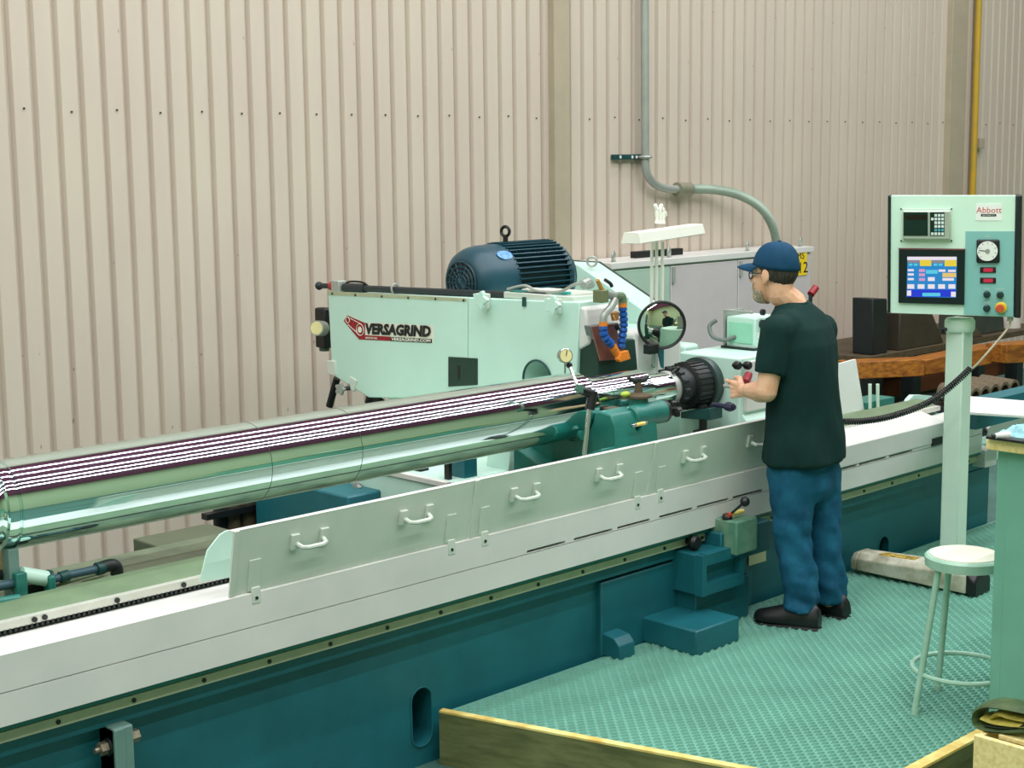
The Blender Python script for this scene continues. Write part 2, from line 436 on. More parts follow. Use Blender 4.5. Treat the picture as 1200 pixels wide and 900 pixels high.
# ------------------------------------------------------------------ long front apron (way cover)
ap = thing('way_cover', 'long off-white sheet metal apron bolted along the front of the bed', 'machine cover', (4, 4.2, 0.45))
aprof = [(4.150, 0.455), (4.150, 0.5550), (4.157, 0.5555), (4.157, 0.5585), (4.150, 0.5590), (4.150, 0.672), (4.166, 0.676), (4.176, 0.674), (4.384, 0.652), (4.384, 0.642), (4.176, 0.66), (4.172, 0.455)]
cover = part(ap, 'cover_sheet', MB().prism(aprof, 'x', XL, 7.72), M_APRON, smooth=0)
slots = MB()
for u0, u1 in ((617, 662), (672, 717), (723, 761), (772, 811), (816, 853), (858, 893), (978, 1003), (1006, 1037), (1041, 1068)):
    vc = 649-(u0-617)*0.262 if u0 < 900 else 558-(u0-978)*0.26
    a = PY(u0, vc, 4.153); b = PY(u1, vc, 4.153)
    slots.bb((a.x, 4.13, 0.561), (b.x, 4.20, 0.572))
cutout(cover, slots)
# raised hood beyond the operator
x0 = PY(980, 540, 4.15).x; x1 = PY(1106, 505, 4.15).x
hp = [(4.146, 0.575), (4.146, 0.675), (4.16, 0.684), (4.29, 0.722), (4.29, 0.71), (4.18, 0.67), (4.17, 0.575)]
part(ap, 'hood', MB().prism(hp, 'x', x0, x1), M_APRON, bevel=0.003)
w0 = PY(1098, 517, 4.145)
part(ap, 'hood_black_plate', MB().bb((w0.x-0.05, 4.141, w0.z-0.02), (w0.x+0.05, 4.15, w0.z+0.02)), M_BLACK, smooth=0)  # flat black plate on the hood face, no opening is cut
# ways behind the apron
part(bed, 'front_way', MB().prism([(4.40, 0.58), (4.40, 0.698), (4.475, 0.722), (4.53, 0.722), (4.53, 0.58)], 'x', XL, XR-0.3), M_SAGE, bevel=0.003)
part(bed, 'table', MB().bb((XL, 4.50, 0.56), (XR-0.3, 4.95, 0.668)), mat('oily_table', (132, 150, 120), 0.4, c2=(96, 116, 96), scale=5))
rk = part(bed, 'rack', MB().bb((XL, 4.372, 0.672), (XR-0.3, 4.402, 0.697)), mat('rack_steel', (206, 208, 196), 0.4, 0.3), smooth=0)
teeth = MB()
x = 1.2
while x < 3.2:
    teeth.bb((x, 4.370, 0.660), (x+0.009, 4.40, 0.673)); x += 0.018
part(bed, 'rack_teeth', teeth, M_DARK, smooth=0, kind='stuff')
for u, v in ((41, 721), (53, 718), (138, 699), (216, 680)):
    p = PY(u, v, 4.365)
    part(bed, 'rack_bolt', MB().cyl((p.x, 4.373, 0.685), (p.x, 4.366, 0.685), 0.009, n=10), M_DARK)

# ------------------------------------------------------------------ guard panels with grab handles
def guard(us, ut, handles, tabs, lab, ext=None):
    GZ0, GZ1 = 0.676, 0.905
    xb0 = PY(us[0], us[1], 4.158).x; xb1 = PY(ut[0], ut[1], 4.158).x
    if ext: xb1 = ext
    g = thing('splash_guard', lab, 'guard panel', ((xb0+xb1)/2, 4.158, GZ0), group='hinged splash guard panels')
    yb, yt = 4.158, 4.115
    n = Vector((0, -(GZ1-GZ0), -(yb-yt))).normalized()
    def on(x, s): return Vector((x, yb+(yt-yb)*s, GZ0+(GZ1-GZ0)*s))
    part(g, 'sheet', MB().slab([on(xb0, 0), on(xb1, 0), on(xb1, 1), on(xb0, 1)], -n*0.004), M_GUARD, smooth=0)
    part(g, 'top_flange', MB().slab([on(xb0, 0.985), on(xb1, 0.985), on(xb1, 1.0), on(xb0, 1.0)], Vector((0, 0.03, 0.0))), M_APRON, smooth=0)
    part(g, 'end_flange', MB().slab([on(xb0, 0), on(xb0+0.022, 0), on(xb0+0.022, 1), on(xb0, 1)], n*0.004), M_GUARD, bevel=0.001)
    for (hu, hv) in handles:
        p = PY(hu, hv, 4.138); s = (p.z-GZ0)/(GZ1-GZ0)
        h = part(g, 'handle', MB().tube([on(p.x-0.055, s-0.03)+n*0.01, on(p.x-0.05, s-0.05)+n*0.034, on(p.x-0.03, s-0.055)+n*0.042, on(p.x+0.03, s-0.055)+n*0.042, on(p.x+0.05, s-0.05)+n*0.034, on(p.x+0.055, s-0.03)+n*0.01], 0.0085, 8), M_GUARD)
        for sg in (-1, 1):
            o_ = on(p.x+sg*0.062, s)
            part(h, 'handle_pad', MB().slab([o_+Vector((-0.017, 0, 0))-(on(0, 0.12)-on(0, 0)), o_+Vector((0.017, 0, 0))-(on(0, 0.12)-on(0, 0)), o_+Vector((0.017, 0, 0))+(on(0, 0.12)-on(0, 0)), o_+Vector((-0.017, 0, 0))+(on(0, 0.12)-on(0, 0))], n*0.012), M_GUARD, bevel=0.002)
    for (hu, hv) in tabs:
        p = PY(hu, hv, 4.156)
        part(g, 'latch_tab', MB().bb((p.x-0.018, 4.148, p.z-0.032), (p.x+0.018, 4.158, p.z+0.026)), M_GUARD, bevel=0.003)
        part(g, 'latch_screw', MB().cyl((p.x, 4.149, p.z-0.012), (p.x, 4.145, p.z-0.012), 0.006, n=8), M_DARK)
        o_ = on(p.x-0.03, 0.02); w_ = on(p.x-0.03, 0.5)
        part(g, 'stiffener', MB().slab([on(p.x-0.032, 0.02), on(p.x+0.014, 0.02), on(p.x+0.014, 0.5), on(p.x-0.032, 0.5)], n*0.0035), M_GUARD, bevel=0.001)
    return g
guard((268, 697), (548, 628), ((360, 630), (485, 602)), ((299, 696), (528, 640)), 'pale green splash guard panel at the free end of the guard row')
guard((549, 628), (757, 580), ((613, 576), (711, 553)), ((567, 630), (746, 588)), 'pale green splash guard panel in the middle of the guard row')
guard((758, 580), (893, 548), ((811, 532), (886, 514)), ((773, 580),), 'pale green splash guard panel meeting the man at his waist', ext=6.22)
wg = [PY(u, v, 4.24) for u, v in ((234, 682), (243, 645), (258, 626), (265, 622), (277, 620), (277, 676))]
solo('guard_end_plate', MB().slab(wg, (0, 0.006, 0)), M_MINT, 'mint sheet end plate with clipped corner behind the first guard', 'end plate', bevel=0.002, loc=wg[5])

# ------------------------------------------------------------------ ground steel roll
RY, RZ = 4.70, 0.987
M_CHROME = mat('ground_steel', (214, 240, 238), 0.055, 1.0, var=0.03, scale=3)
nt = M_CHROME.node_tree; bs_ = nt.nodes['Principled BSDF']
tg_ = nt.nodes.new('ShaderNodeTangent'); tg_.direction_type = 'RADIAL'; tg_.axis = 'X'
nt.links.new(tg_.outputs[0], bs_.inputs['Tangent']); bs_.inputs['Anisotropic'].default_value = 0.95; bs_.inputs['Anisotropic Rotation'].default_value = 0.25
roll = thing('steel_roll', 'long polished steel mill roll lying between steady rest and chuck', 'roll', (4, RY, RZ-0.15))
def rx(u, v): return PY(u, v, RY-0.14).x
r0 = 0.150
xe = rx(704, 470)
xj = PY(768, 440, RY-0.1).x
xn = PY(800, 450, RY-0.08).x
xc = rx(25, 592)
prof = [(1.4, 0.115), (1.9, 0.115), (1.9, 0.138), (xc-0.07, 0.138), (xc-0.06, 0.133), (xc-0.045, 0.133), (xc-0.04, 0.144), (xc-0.018, 0.147), (xc-0.008, 0.147), (xc-0.004, 0.143), (xc, 0.143), (xc+0.003, r0), (xe-0.02, r0), (xe, r0-0.012)]
part(roll, 'barrel', MB().lathe(prof, (0, RY, RZ), (1, 0, 0), 200), M_CHROME, smooth=30)
prof = [(xe-0.05, 0.117), (xj-0.012, 0.117), (xj, 0.108)]
part(roll, 'journal', MB().lathe(prof, (0, RY, RZ), (1, 0, 0), 200), M_CHROME, smooth=30)
prof = [(xj-0.05, 0.083), (xn-0.04, 0.083), (xn-0.035, 0.078), (xn+0.04, 0.078)]
part(roll, 'neck', MB().lathe(prof, (0, RY, RZ), (1, 0, 0), 200), M_CHROME, smooth=30)
for u, v, r in ((317, 535, r0), (423, 520, r0)):
    xx = rx(u, v)
    part(roll, 'scribe_line', MB().lathe([(xx-0.0012, r+0.0004), (xx+0.0012, r+0.0004)], (0, RY, RZ), (1, 0, 0), 96, caps=False), M_LINE)
xx = PY(722, 455, RY-0.12).x
part(roll, 'scribe_line', MB().lathe([(xx-0.002, 0.1175), (xx+0.002, 0.1175)], (0, RY, RZ), (1, 0, 0), 96, caps=False), M_LINE)

# ------------------------------------------------------------------ chuck and headstock
ck = thing('drive_chuck', 'black ribbed drive chuck gripping the end of the roll', 'chuck', (xn+0.1, RY, RZ-0.12))
prof = [(xn-0.045, 0.079), (xn-0.045, 0.084), (xn-0.02, 0.088), (xn-0.015, 0.083), (xn, 0.083)]
part(ck, 'gland', MB().lathe(prof, (0, RY, RZ), (1, 0, 0), 48), M_GALV)
part(ck, 'jaw_ring', MB().lathe([(xn-0.005, 0.08), (xn, 0.097), (xn+0.05, 0.101), (xn+0.055, 0.095), (xn+0.10, 0.095)], (0, RY, RZ), (1, 0, 0), 48), M_DARK)
part(ck, 'drum', MB().lathe([(xn+0.09, 0.09), (xn+0.10, 0.112), (xn+0.22, 0.114)], (0, RY, RZ), (1, 0, 0), 48), M_BLACK)
rib0 = None
for k in range(28):
    t = 2*math.pi*k/28
    c = Vector((xn+0.15, RY+0.113*math.cos(t), RZ+0.113*math.sin(t)))
    part(ck, 'drum_rib', MB().box(c, (0.10, 0.011, 0.010), Matrix.Rotation(t+math.pi/2, 3, 'X')), M_DARK, smooth=0)
for k in range(14):
    t = 2*math.pi*k/14
    c = Vector((xn+0.03, RY+0.099*math.cos(t), RZ+0.099*math.sin(t)))
    part(ck, 'ring_bolt', MB().cyl(c-Vector((0.034, 0, 0)), c, 0.009, n=8), M_DARK)
part(ck, 'face_plate', MB().lathe([(xn+0.21, 0.11), (xn+0.212, 0.130), (xn+0.245, 0.132), (xn+0.25, 0.126), (xn+0.27, 0.126)], (0, RY, RZ), (1, 0, 0), 48), mat('charcoal_iron', (52, 70, 66), 0.4))
part(ck, 'index_pin', MB().tube([PY(788, 437, RY-0.05), PY(794, 432, RY-0.05)], 0.008).sph(PY(794, 432, RY-0.05), 0.013), M_BLACK)

hs = thing('headstock', 'white headstock housing behind the chuck with knobs on its front', 'headstock', (xn+0.6, 4.7, 0.6))
hx0 = xn+0.265
hzt = PY(872, 419, 4.48).z
part(hs, 'housing', MB().bb((hx0, 4.48, 0.60), (hx0+0.74, 4.86, hzt)), M_MINT, bevel=0.01)
part(hs, 'front_cover', MB().bb((hx0+0.03, 4.462, 0.86), (hx0+0.72, 4.482, hzt-0.02)), M_APRON, bevel=0.004)
part(hs, 'lower_apron', MB().prism([(4.49, 0.60), (4.33, 0.60), (4.33, 0.68), (4.49, 0.86)], 'x', hx0+0.02, hx0+0.7), M_MINT, bevel=0.006)
for u, v in ((862, 428), (874, 428)):
    p = PY(u, v, 4.45)
    part(hs, 'knob', MB().lathe([(0, 0.010), (0.012, 0.012), (0.014, 0.020), (0.035, 0.021), (0.042, 0.016)], (p.x, 4.465, p.z), (0, -1, 0), 16), M_BLACK)
for u, v, cname, cc in ((858, 448, 'red_button', (170, 40, 50)), (864, 449, 'black_button', (30, 30, 34))):
    p = PY(u, v, 4.45)
    part(hs, 'button', MB().cyl((p.x, 4.465, p.z), (p.x, 4.445, p.z), 0.014), mat(cname, cc, 0.4))
p = PY(857, 477, 4.36)
part(hs, 'clamp_knob', MB().cyl((p.x, 4.47, p.z), (p.x, 4.34, p.z), 0.012).lathe([(0, 0.020), (0.02, 0.024), (0.04, 0.018)], (p.x, 4.39, p.z), (0, -1, 0), 8), mat('navy_plastic', (30, 30, 60), 0.4))
# driver support under the chuck
sd = thing('driver_support', 'dark steel support column standing under the chuck', 'support', (xn+0.03, 4.62, 0.655))
p = PY(824, 480, 4.60)
part(sd, 'column', MB().cyl((p.x, 4.60, 0.65), (p.x, 4.60, 0.90), 0.020), M_DARK)
part(sd, 'clamp', MB().box((p.x, 4.60, 0.76), (0.07, 0.07, 0.035)), M_DARK, bevel=0.004)
part(sd, 'saddle', MB().prism([(4.52, 0.84), (4.70, 0.83), (4.70, 0.86), (4.58, 0.885), (4.52, 0.90)], 'x', p.x-0.05, p.x+0.05), M_DKTEAL, bevel=0.004)
part(sd, 'foot', MB().bb((p.x-0.07, 4.53, 0.65), (p.x+0.09, 4.68, 0.69)), M_DARK, bevel=0.006)
part(sd, 'foot_bracket', MB().bb((p.x-0.13, 4.55, 0.65), (p.x-0.09, 4.62, 0.75)), M_BED, bevel=0.004)
# drive control box
cb = thing('control_box', 'small mint control box with a round cable plug on the headstock', 'control box', (hx0+0.5, 4.75, hzt))
b0 = PY(881, 412, 4.62); b1 = PY(881, 373, 4.62)
bx0 = PY(870, 412, 4.72).x
part(cb, 'case', MB().bb((b0.x, 4.60, hzt), (b0.x+0.22, 4.78, b1.z)), MATS['mint_white_enamel'], bevel=0.006)
part(cb, 'door', MB().bb((b0.x-0.006, 4.615, hzt+0.03), (b0.x, 4.765, b1.z-0.025)), mat('box_door', (150, 214, 184), 0.35), bevel=0.003)
part(cb, 'bracket', MB().bb((b0.x-0.004, 4.79, hzt), (b0.x+0.16, 4.80, b1.z+0.03)).bb((b0.x-0.004, 4.62, b1.z+0.022), (b0.x+0.01, 4.80, b1.z+0.034)), M_GALV, bevel=0.002)
part(cb, 'base_plate', MB().bb((b0.x-0.02, 4.59, hzt-0.002), (b0.x+0.24, 4.80, hzt+0.012)), M_DARK)
part(cb, 'socket', MB().cyl((b0.x+0.05, 4.60, hzt+0.13), (b0.x+0.05, 4.585, hzt+0.13), 0.022), M_DARK)
part(cb, 'socket', MB().cyl((b0.x+0.05, 4.60, hzt+0.19), (b0.x+0.05, 4.585, hzt+0.19), 0.016), M_DARK)
part(cb, 'label_plate', MB().bb((b0.x+0.02, 4.596, hzt+0.06), (b0.x+0.07, 4.601, hzt+0.09)), mat('white_plate', (236, 240, 236), 0.4))
M_HOSE0 = mat('grey_plug', (96, 108, 102), 0.45)
part(cb, 'cable_plug', MB().tube(smoothpath([(b0.x, 4.72, hzt+0.06), (b0.x-0.04, 4.76, hzt+0.045), (b0.x-0.06, 4.82, hzt+0.06), (b0.x-0.05, 4.85, hzt+0.11), (b0.x-0.02, 4.83, hzt+0.14)], 6), 0.011, 10), M_HOSE0)
# ------------------------------------------------------------------ steady rest
sr = thing('steady_rest', 'teal cast steady rest cradling the roll journal beside the guard', 'steady rest', (5.1, 4.55, 0.655))
SY = 4.50
def sp(u, v, y=SY): return PY(u, v, y)
sx0 = sp(700, 520).x; sx1 = PY(772, 500, 4.41).x
cy = [RY, RZ]
arc = [(RY+0.156*math.cos(t), RZ+0.156*math.sin(t)) for t in [math.radians(a) for a in (-80, -100, -120, -140, -160, -172)]]
yz = [(4.95, 0.655), (4.95, 0.80)]+arc[:1]+arc[1:]+[(4.52, 0.985), (4.45, 0.975), (4.42, 0.93), (4.40, 0.655)]
sbody = part(sr, 'body', MB().prism(yz, 'x', sx0+0.03, sx1), M_TEAL, bevel=0.008)
srib = part(sr, 'rib', MB().prism([(4.97, 0.655), (4.97, 0.78), (4.76, 0.70), (4.42, 0.84), (4.38, 0.655)], 'x', sx0-0.06, sx0+0.04), M_TEAL, bevel=0.006)
q = sp(754, 478, 4.44)
ex = PY(778, 472, 4.44)
part(sr, 'quill_barrel', MB().lathe([(-0.21, 0.04), (-0.20, 0.050), (0, 0.054)], (ex.x, 4.46, 0.945), (1, 0, 0), 32), M_TEAL)
part(sr, 'barrel_cap', MB().lathe([(0, 0.054), (0.02, 0.054), (0.022, 0.047)], (ex.x, 4.46, 0.945), (1, 0, 0), 32), M_BLACK)
part(sr, 'spindle', MB().cyl((ex.x+0.02, 4.46, 0.945), (ex.x+0.10, 4.46, 0.945), 0.011), M_STEEL)
def star_knob(parent, c, axis, R, m, t=0.02, n=6):
    a, b, w = basis(axis); c = Vector(c); pts = []
    for k in range(n*4):
        ang = 2*math.pi*k/(n*4); r = R*(0.80+0.20*math.cos(n*ang))
        pts.append(c+(a*math.cos(ang)+b*math.sin(ang))*r)
    return part(parent, 'star_knob', MB().slab(pts, w*t), m, bevel=0.002)
star_knob(sr, (ex.x+0.09, 4.46, 0.945), (1, -0.3, 0), 0.042, M_BLACK, 0.025)
tb = PY(748, 455, 4.50)
part(sr, 'top_boss', MB().lathe([(-0.03, 0.05), (0.0, 0.046), (0.03, 0.044)], (tb.x, 4.50, 0.985), (0, 0, 1), 24), M_TEAL)
part(sr, 'top_flange', MB().lathe([(0, 0.034), (0.008, 0.062), (0.018, 0.062), (0.03, 0.02), (0.085, 0.014)], (tb.x, 4.50, 1.012), (0, 0, 1), 24), M_BROWNRUST)
part(sr, 'wing_handle', MB().tube([(tb.x-0.05, 4.52, 1.112), (tb.x-0.02, 4.505, 1.094), (tb.x+0.02, 4.495, 1.094), (tb.x+0.05, 4.48, 1.106)], [0.009, 0.012, 0.012, 0.009], 8).cyl((tb.x, 4.5, 1.05), (tb.x, 4.5, 1.105), 0.015), M_DARK)
p = sp(748, 478, 4.39)
part(sr, 'pin', MB().cyl((p.x-0.05, 4.385, 0.925), (p.x+0.05, 4.385, 0.925), 0.007), M_STEEL)
part(sr, 'pin_collar', MB().cyl((p.x-0.02, 4.385, 0.925), (p.x+0.035, 4.385, 0.925), 0.0085), mat('yellow_wax', (226, 204, 110), 0.6))
for u, v in ((751, 501), (712, 515)):
    p = PY(u, v, 4.405)
    for t_ in (sbody, srib): cutout(t_, MB().cyl((p.x, 4.56, p.z), (p.x, 4.30, p.z), 0.022, n=20))
    part(sr, 'bore', MB().cyl((p.x, 4.57, p.z), (p.x, 4.55, p.z), 0.021, n=20), M_TEAL)
p = PY(733, 462, 4.52)
part(sr, 'pad_block', MB().box((PY(722, 470, 4.52).x, 4.545, 0.94), (0.07, 0.05, 0.09)), M_BROWNRUST, bevel=0.006)
part(sr, 'oil_cap', MB().sph(p, 0.02, (1.3, 1, 0.7)), mat('lime_cap', (170, 190, 60), 0.5))
# ------------------------------------------------------------------ dial indicator on stand
di = thing('dial_indicator', 'small cream faced dial indicator on a jointed black stand against the roll', 'dial gauge', (4.8, 4.33, 0.655))
pb = PY(681, 532, 4.35)
b1 = PY(691, 472, 4.38); b2 = PY(695, 462, 4.38); b3 = PY(678, 456, 4.40); b4 = PY(667, 428, 4.46); b5 = PY(662, 417, 4.46)
part(di, 'magnetic_base', MB().bb((pb.x-0.035, 4.31, 0.655), (pb.x+0.035, 4.40, 0.73)), M_DARK, bevel=0.004)
part(di, 'post', MB().tube([(pb.x, 4.355, 0.70), b1], 0.010), M_STEEL)
part(di, 'post_clamp', MB().tube([b1-Vector((0, 0, 0.03)), b2+Vector((0, 0, 0.012))], 0.022, 12), M_BLACK)
part(di, 'joint', MB().tube([b2, b3], [0.02, 0.018], 12), M_BLACK)
star_knob(di, b3, (-0.5, -0.8, 0.2), 0.024, mat('green_knob', (70, 110, 96), 0.4), 0.03)
part(di, 'arm', MB().tube([b3, b4], 0.008), M_STEEL)
part(di, 'swivel', MB().sph(b4, 0.014).tube([b4, b5], 0.007), M_BLACK)
cdir = (CC-b5).normalized(); fc = (cdir+Vector((0.25, -0.25, 0))).normalized()
part(di, 'case', MB().lathe([(-0.02, 0.025), (-0.018, 0.030), (0.010, 0.032), (0.014, 0.029)], b5, fc, 28), M_STEEL)
fa = part(di, 'face', MB().lathe([(0.012, 0.026), (0.0155, 0.026)], b5, fc, 28), mat('dial_cream', (232, 220, 160), 0.4))
a_, b_, w_ = basis(fc)
part(fa, 'needle', MB().tube([b5+fc*0.0168, b5+fc*0.0168+b_*0.024+a_*0.005], 0.0016, 5), M_BLACK)
part(di, 'plunger', MB().tube([b5, b5-Vector((0, 0, 0.075))], 0.004), M_STEEL)

# ------------------------------------------------------------------ wheel head
HX = 5.463
wh = thing('grinding_head', 'large mint white wheel head box with red and black maker decal', 'wheel head', (5.9, 6.0, 0.6))
def hp_(u, v, off=0.0):
    p = PX(u, v, HX); return (p.y, p.z)
outline = [hp_(679, 354), hp_(384, 342), hp_(389, 439), hp_(432, 466)]
o4 = hp_(679, 472)
outline += [(o4[0]+0.35, o4[1]-0.02), (o4[0]+0.02, o4[1]+0.10)]
hbody = part(wh, 'body', MB().prism(outline, 'x', HX, HX+0.37), M_MINT, bevel=0.006)
# dark top rail + seams on the side face
def face_pts(pts, off=0.002): return [Vector((HX-off, *hp_(u, v))) for u, v in pts]
part(wh, 'top_rail', MB().slab(face_pts(((384, 341), (547, 349.5), (547, 353.5), (384, 345.5))), (0.006, 0, 0)), M_TAN, smooth=0)
for u, v in ((390, 344), (417, 345.5), (448, 347.5), (479, 349), (511, 350.5), (544, 352)):
    p = Vector((HX-0.003, *hp_(u, v)))
    part(wh, 'rail_screw', MB().cyl(p, p-Vector((0.004, 0, 0)), 0.006, n=8), M_DARK)
cutout(hbody, MB().slab(face_pts(((548, 345), (549, 345), (549, 418), (548, 418)), 0.01), (0.022, 0, 0)))
hb = part(wh, 'hatch', MB().slab(face_pts(((526, 418), (560, 420), (560, 451), (526, 453)), 0.006), (0.01, 0, 0)), mat('dark_green_plate', (24, 58, 46), 0.45, var=0.2), bevel=0.002)
part(hb, 'hatch_slot_dark', MB().slab(face_pts(((537, 428), (540, 428), (540, 445), (537, 445)), 0.0075), (0.003, 0, 0)), M_BLACK, smooth=0)  # black slab stands in for the dark inside of a keyhole
part(wh, 'corner_cap', MB().slab(face_pts(((385, 422), (394, 423), (394, 440), (385, 438)), 0.012), (0.02, 0, 0)), M_GUARD, bevel=0.004)
lp = part(wh, 'latch_plate', MB().slab(face_pts(((411, 441), (419, 446), (416, 459), (412, 456)), 0.01), (0.015, 0, 0)), M_GUARD, bevel=0.003)
star_knob(wh, Vector((HX-0.03, *hp_(405, 455))), (-1, -0.2, 0), 0.038, M_GALV, 0.02, 5)
part(wh, 'latch_stem', MB().cyl(Vector((HX+0.02, *hp_(411, 455))), Vector((HX-0.03, *hp_(405, 455))), 0.012), M_DARK)
# round opening in the side face
c = Vector((HX-0.004, *hp_(630, 445)))
cutout(hbody, MB().cyl(c-Vector((0.05, 0, 0)), c+Vector((0.30, 0, 0)), 0.096, n=32))
part(wh, 'wheel_opening', MB().lathe([(0, 0.095), (0.02, 0.095)], c+Vector((0.30, 0, 0)), (-1, 0, 0), 32), M_BROWNRUST)
part(wh, 'opening_rim', MB().torus(c, (1, 0, 0), 0.098, 0.006, 32), M_DKTEAL)
# decal
M_RED = mat('decal_red', (150, 24, 34), 0.45, var=0.05)
M_DECALW = mat('decal_white', (226, 226, 210), 0.45, var=0.03)
M_DECALB = mat('decal_black', (16, 18, 20), 0.45, var=0.03)
dc = part(wh, 'decal', MB().slab(face_pts(((403, 376), (407, 369.5), (428, 378.5), (428, 392.7), (458, 394.5), (458, 399.5), (421, 397.8)), 0.002), (0.002, 0, 0)), M_RED, smooth=0)
part(dc, 'decal_backing', MB().slab(face_pts(((428, 377.5), (508, 381.5), (508, 401.5), (428, 392.7)), 0.0012), (0.001, 0, 0)), M_DECALW, smooth=0)
part(dc, 'decal_bar', MB().slab(face_pts(((458, 394.8), (506.5, 397.2), (506.5, 402), (458, 399.6)), 0.0024), (0.002, 0, 0)), M_DECALB, smooth=0)
for (u, v, r) in ((407.8, 374.8, 0.017), (422.3, 386.3, 0.033)):
    c = Vector((HX-0.003, *hp_(u, v)))
    part(dc, 'decal_ring', MB().torus(c, (1, 0, 0), r, 0.0025, 20, 4), M_DECALW)
    part(dc, 'decal_disc', MB().lathe([(0, r*0.55), (0.0015, r*0.55)], c, (-1, 0, 0), 16), M_DECALW if r > 0.02 else M_RED)
for s_, e_ in (((411, 373), (424, 380)), ((408, 380), (419, 390))):
    part(dc, 'decal_line', MB().tube([Vector((HX-0.003, *hp_(*s_))), Vector((HX-0.003, *hp_(*e_)))], 0.002, 4), M_DECALW)
def facetext(name, body, u0, v0, u1, v1, hpx, m, shear, bold):
    a = Vector((HX-0.0045, *hp_(u0, v0))); b = Vector((HX-0.0045, *hp_(u1, v1)))
    h = abs(hp_(u0, v0-hpx)[1]-a.z)
    t = textmesh(dc, name, body, frame((0, 0, 0), (1, 0, 0), (0, 1, 0)), 1.0, m, shear, bold)
    me = t.data
    inv = rootm(wh)
    co = [inv @ v.co for v in me.vertices]
    w = max(p.x for p in co)-min(p.x for p in co); hh = max(p.y for p in co)-min(p.y for p in co)
    x0 = min(p.x for p in co); y0 = min(p.y for p in co)
    d = b-a; L = d.length; d.normalize(); up = Vector((-1, 0, 0)).cross(d)
    if up.z < 0: up = -up
    ii = inv.inverted()
    for v_, p in zip(me.vertices, co):
        q = a+d*((p.x-x0)/w*L)+up*((p.y-y0)/hh*h)+Vector((-1, 0, 0))*(p.z*0.5)
        v_.co = ii @ q
    return t
facetext('decal_lettering', 'VERSAGRIND', 429.3, 391.6, 506, 395.3, 13.2, M_DECALB, 0.16, 0.055)
facetext('decal_web_lettering', 'VERSAGRIND.COM', 459.5, 399.0, 505.5, 401.2, 3.6, M_DECALW, 0.1, 0.03)
facetext('decal_small_lettering', 'MADE IN USA', 429, 396.7, 443, 397.6, 2.2, M_DECALW, 0, 0.02)
# head front (facing the roll)
yN = hp_(679, 354)[0]; zN = hp_(679, 354)[1]
part(wh, 'wheel_guard', MB().prism([(HX+0.02, zN-0.50), (HX+0.34, zN-0.50), (HX+0.30, zN-0.2), (HX+0.02, zN-0.18)], 'y', yN-0.10, yN+0.04), mat('dark_green_iron', (18, 56, 44), 0.5, var=0.2), bevel=0.008)
part(wh, 'nose_cover', MB().prism([(yN+0.02, zN-0.02), (yN-0.03, zN-0.03), (yN-0.06, zN-0.20), (yN+0.02, zN-0.24)], 'x', HX+0.01, HX+0.26), M_APRON, bevel=0.012)
bp = [PY(u, v, yN-0.12) for u, v in ((693, 383), (722, 379), (730, 421), (704, 423))]
part(wh, 'splash_plate', MB().slab(bp, (0, 0.01, 0)), mat('copper_plate', (150, 92, 78), 0.4, 0.2, c2=(110, 76, 70)), bevel=0.002)
bp = [PY(u, v, yN-0.11) for u, v in ((691, 382), (724, 378), (724, 391), (694, 394))]
part(wh, 'plate_clamp', MB().slab(bp, (0, 0.04, 0)), mat('grey_iron', (98, 110, 108), 0.4), bevel=0.004)
part(wh, 'top_tray', MB().prism([(yN+0.06, zN-0.005), (yN+0.55, zN-0.014), (yN+0.55, zN+0.02), (yN+0.06, zN+0.02)], 'x', HX+0.02, HX+0.34), M_GUARD, bevel=0.004)
# sloped rear belt guard
BX = HX+1.12
def bq(u, v): p = PX(u, v, BX); return (p.y, p.z)
bo = [bq(640, 308), bq(676, 310), bq(757, 366), bq(757, 440), bq(640, 440)]
part(wh, 'belt_guard', MB().prism(bo, 'x', BX, BX+0.20), M_MINT, bevel=0.004)
a = PX(676, 310, BX)+Vector((0.20, 0, 0)); b = PX(757, 366, BX)+Vector((0.20, 0, 0))
part(wh, 'belt_guard_gasket', MB().tube([PX(640, 308, BX)+Vector((0.2, 0, 0)), a, b], 0.008, 6), M_LINE)
pp = PX(687, 312, BX)+Vector((0.1, 0, 0))
part(wh, 'lifting_eye', MB().torus(PX(687, 313, BX)+Vector((0.05, 0, 0.03)), (1, 0.6, 0), 0.028, 0.007, 20), M_GALV)
# air line along the top edge
M_HOSE = mat('dark_hose', (34, 44, 46), 0.5)
def tp(u, v, x=HX+0.05): return PX(u, v, x)
part(wh, 'air_line', MB().tube([tp(404, 337), tp(470, 340), tp(560, 344), tp(640, 347)], 0.019, 10), M_HOSE)
part(wh, 'air_line_sleeve', MB().tube([tp(404, 337), tp(428, 338)], 0.027, 10), M_HOSE)
part(wh, 'air_line_clip', MB().torus(tp(463, 338), (0, 1, 0), 0.026, 0.006, 16), M_GALV)
part(wh, 'air_valve', MB().box(tp(397, 336), (0.06, 0.075, 0.075)), M_GALV, bevel=0.006)
part(wh, 'valve_collar', MB().tube([tp(388, 335), tp(394, 335.5)], 0.026, 12), mat('red_collar', (170, 50, 50), 0.45))
part(wh, 'valve_handle', MB().tube([tp(374, 335), tp(389, 335)], 0.016, 10).sph(tp(374, 335), 0.025), M_HOSE)
part(wh, 'vent_tube', MB().tube(smoothpath([tp(403, 334), tp(410, 330), tp(425, 331), tp(432, 336)]), 0.006, 8), M_BLACK)
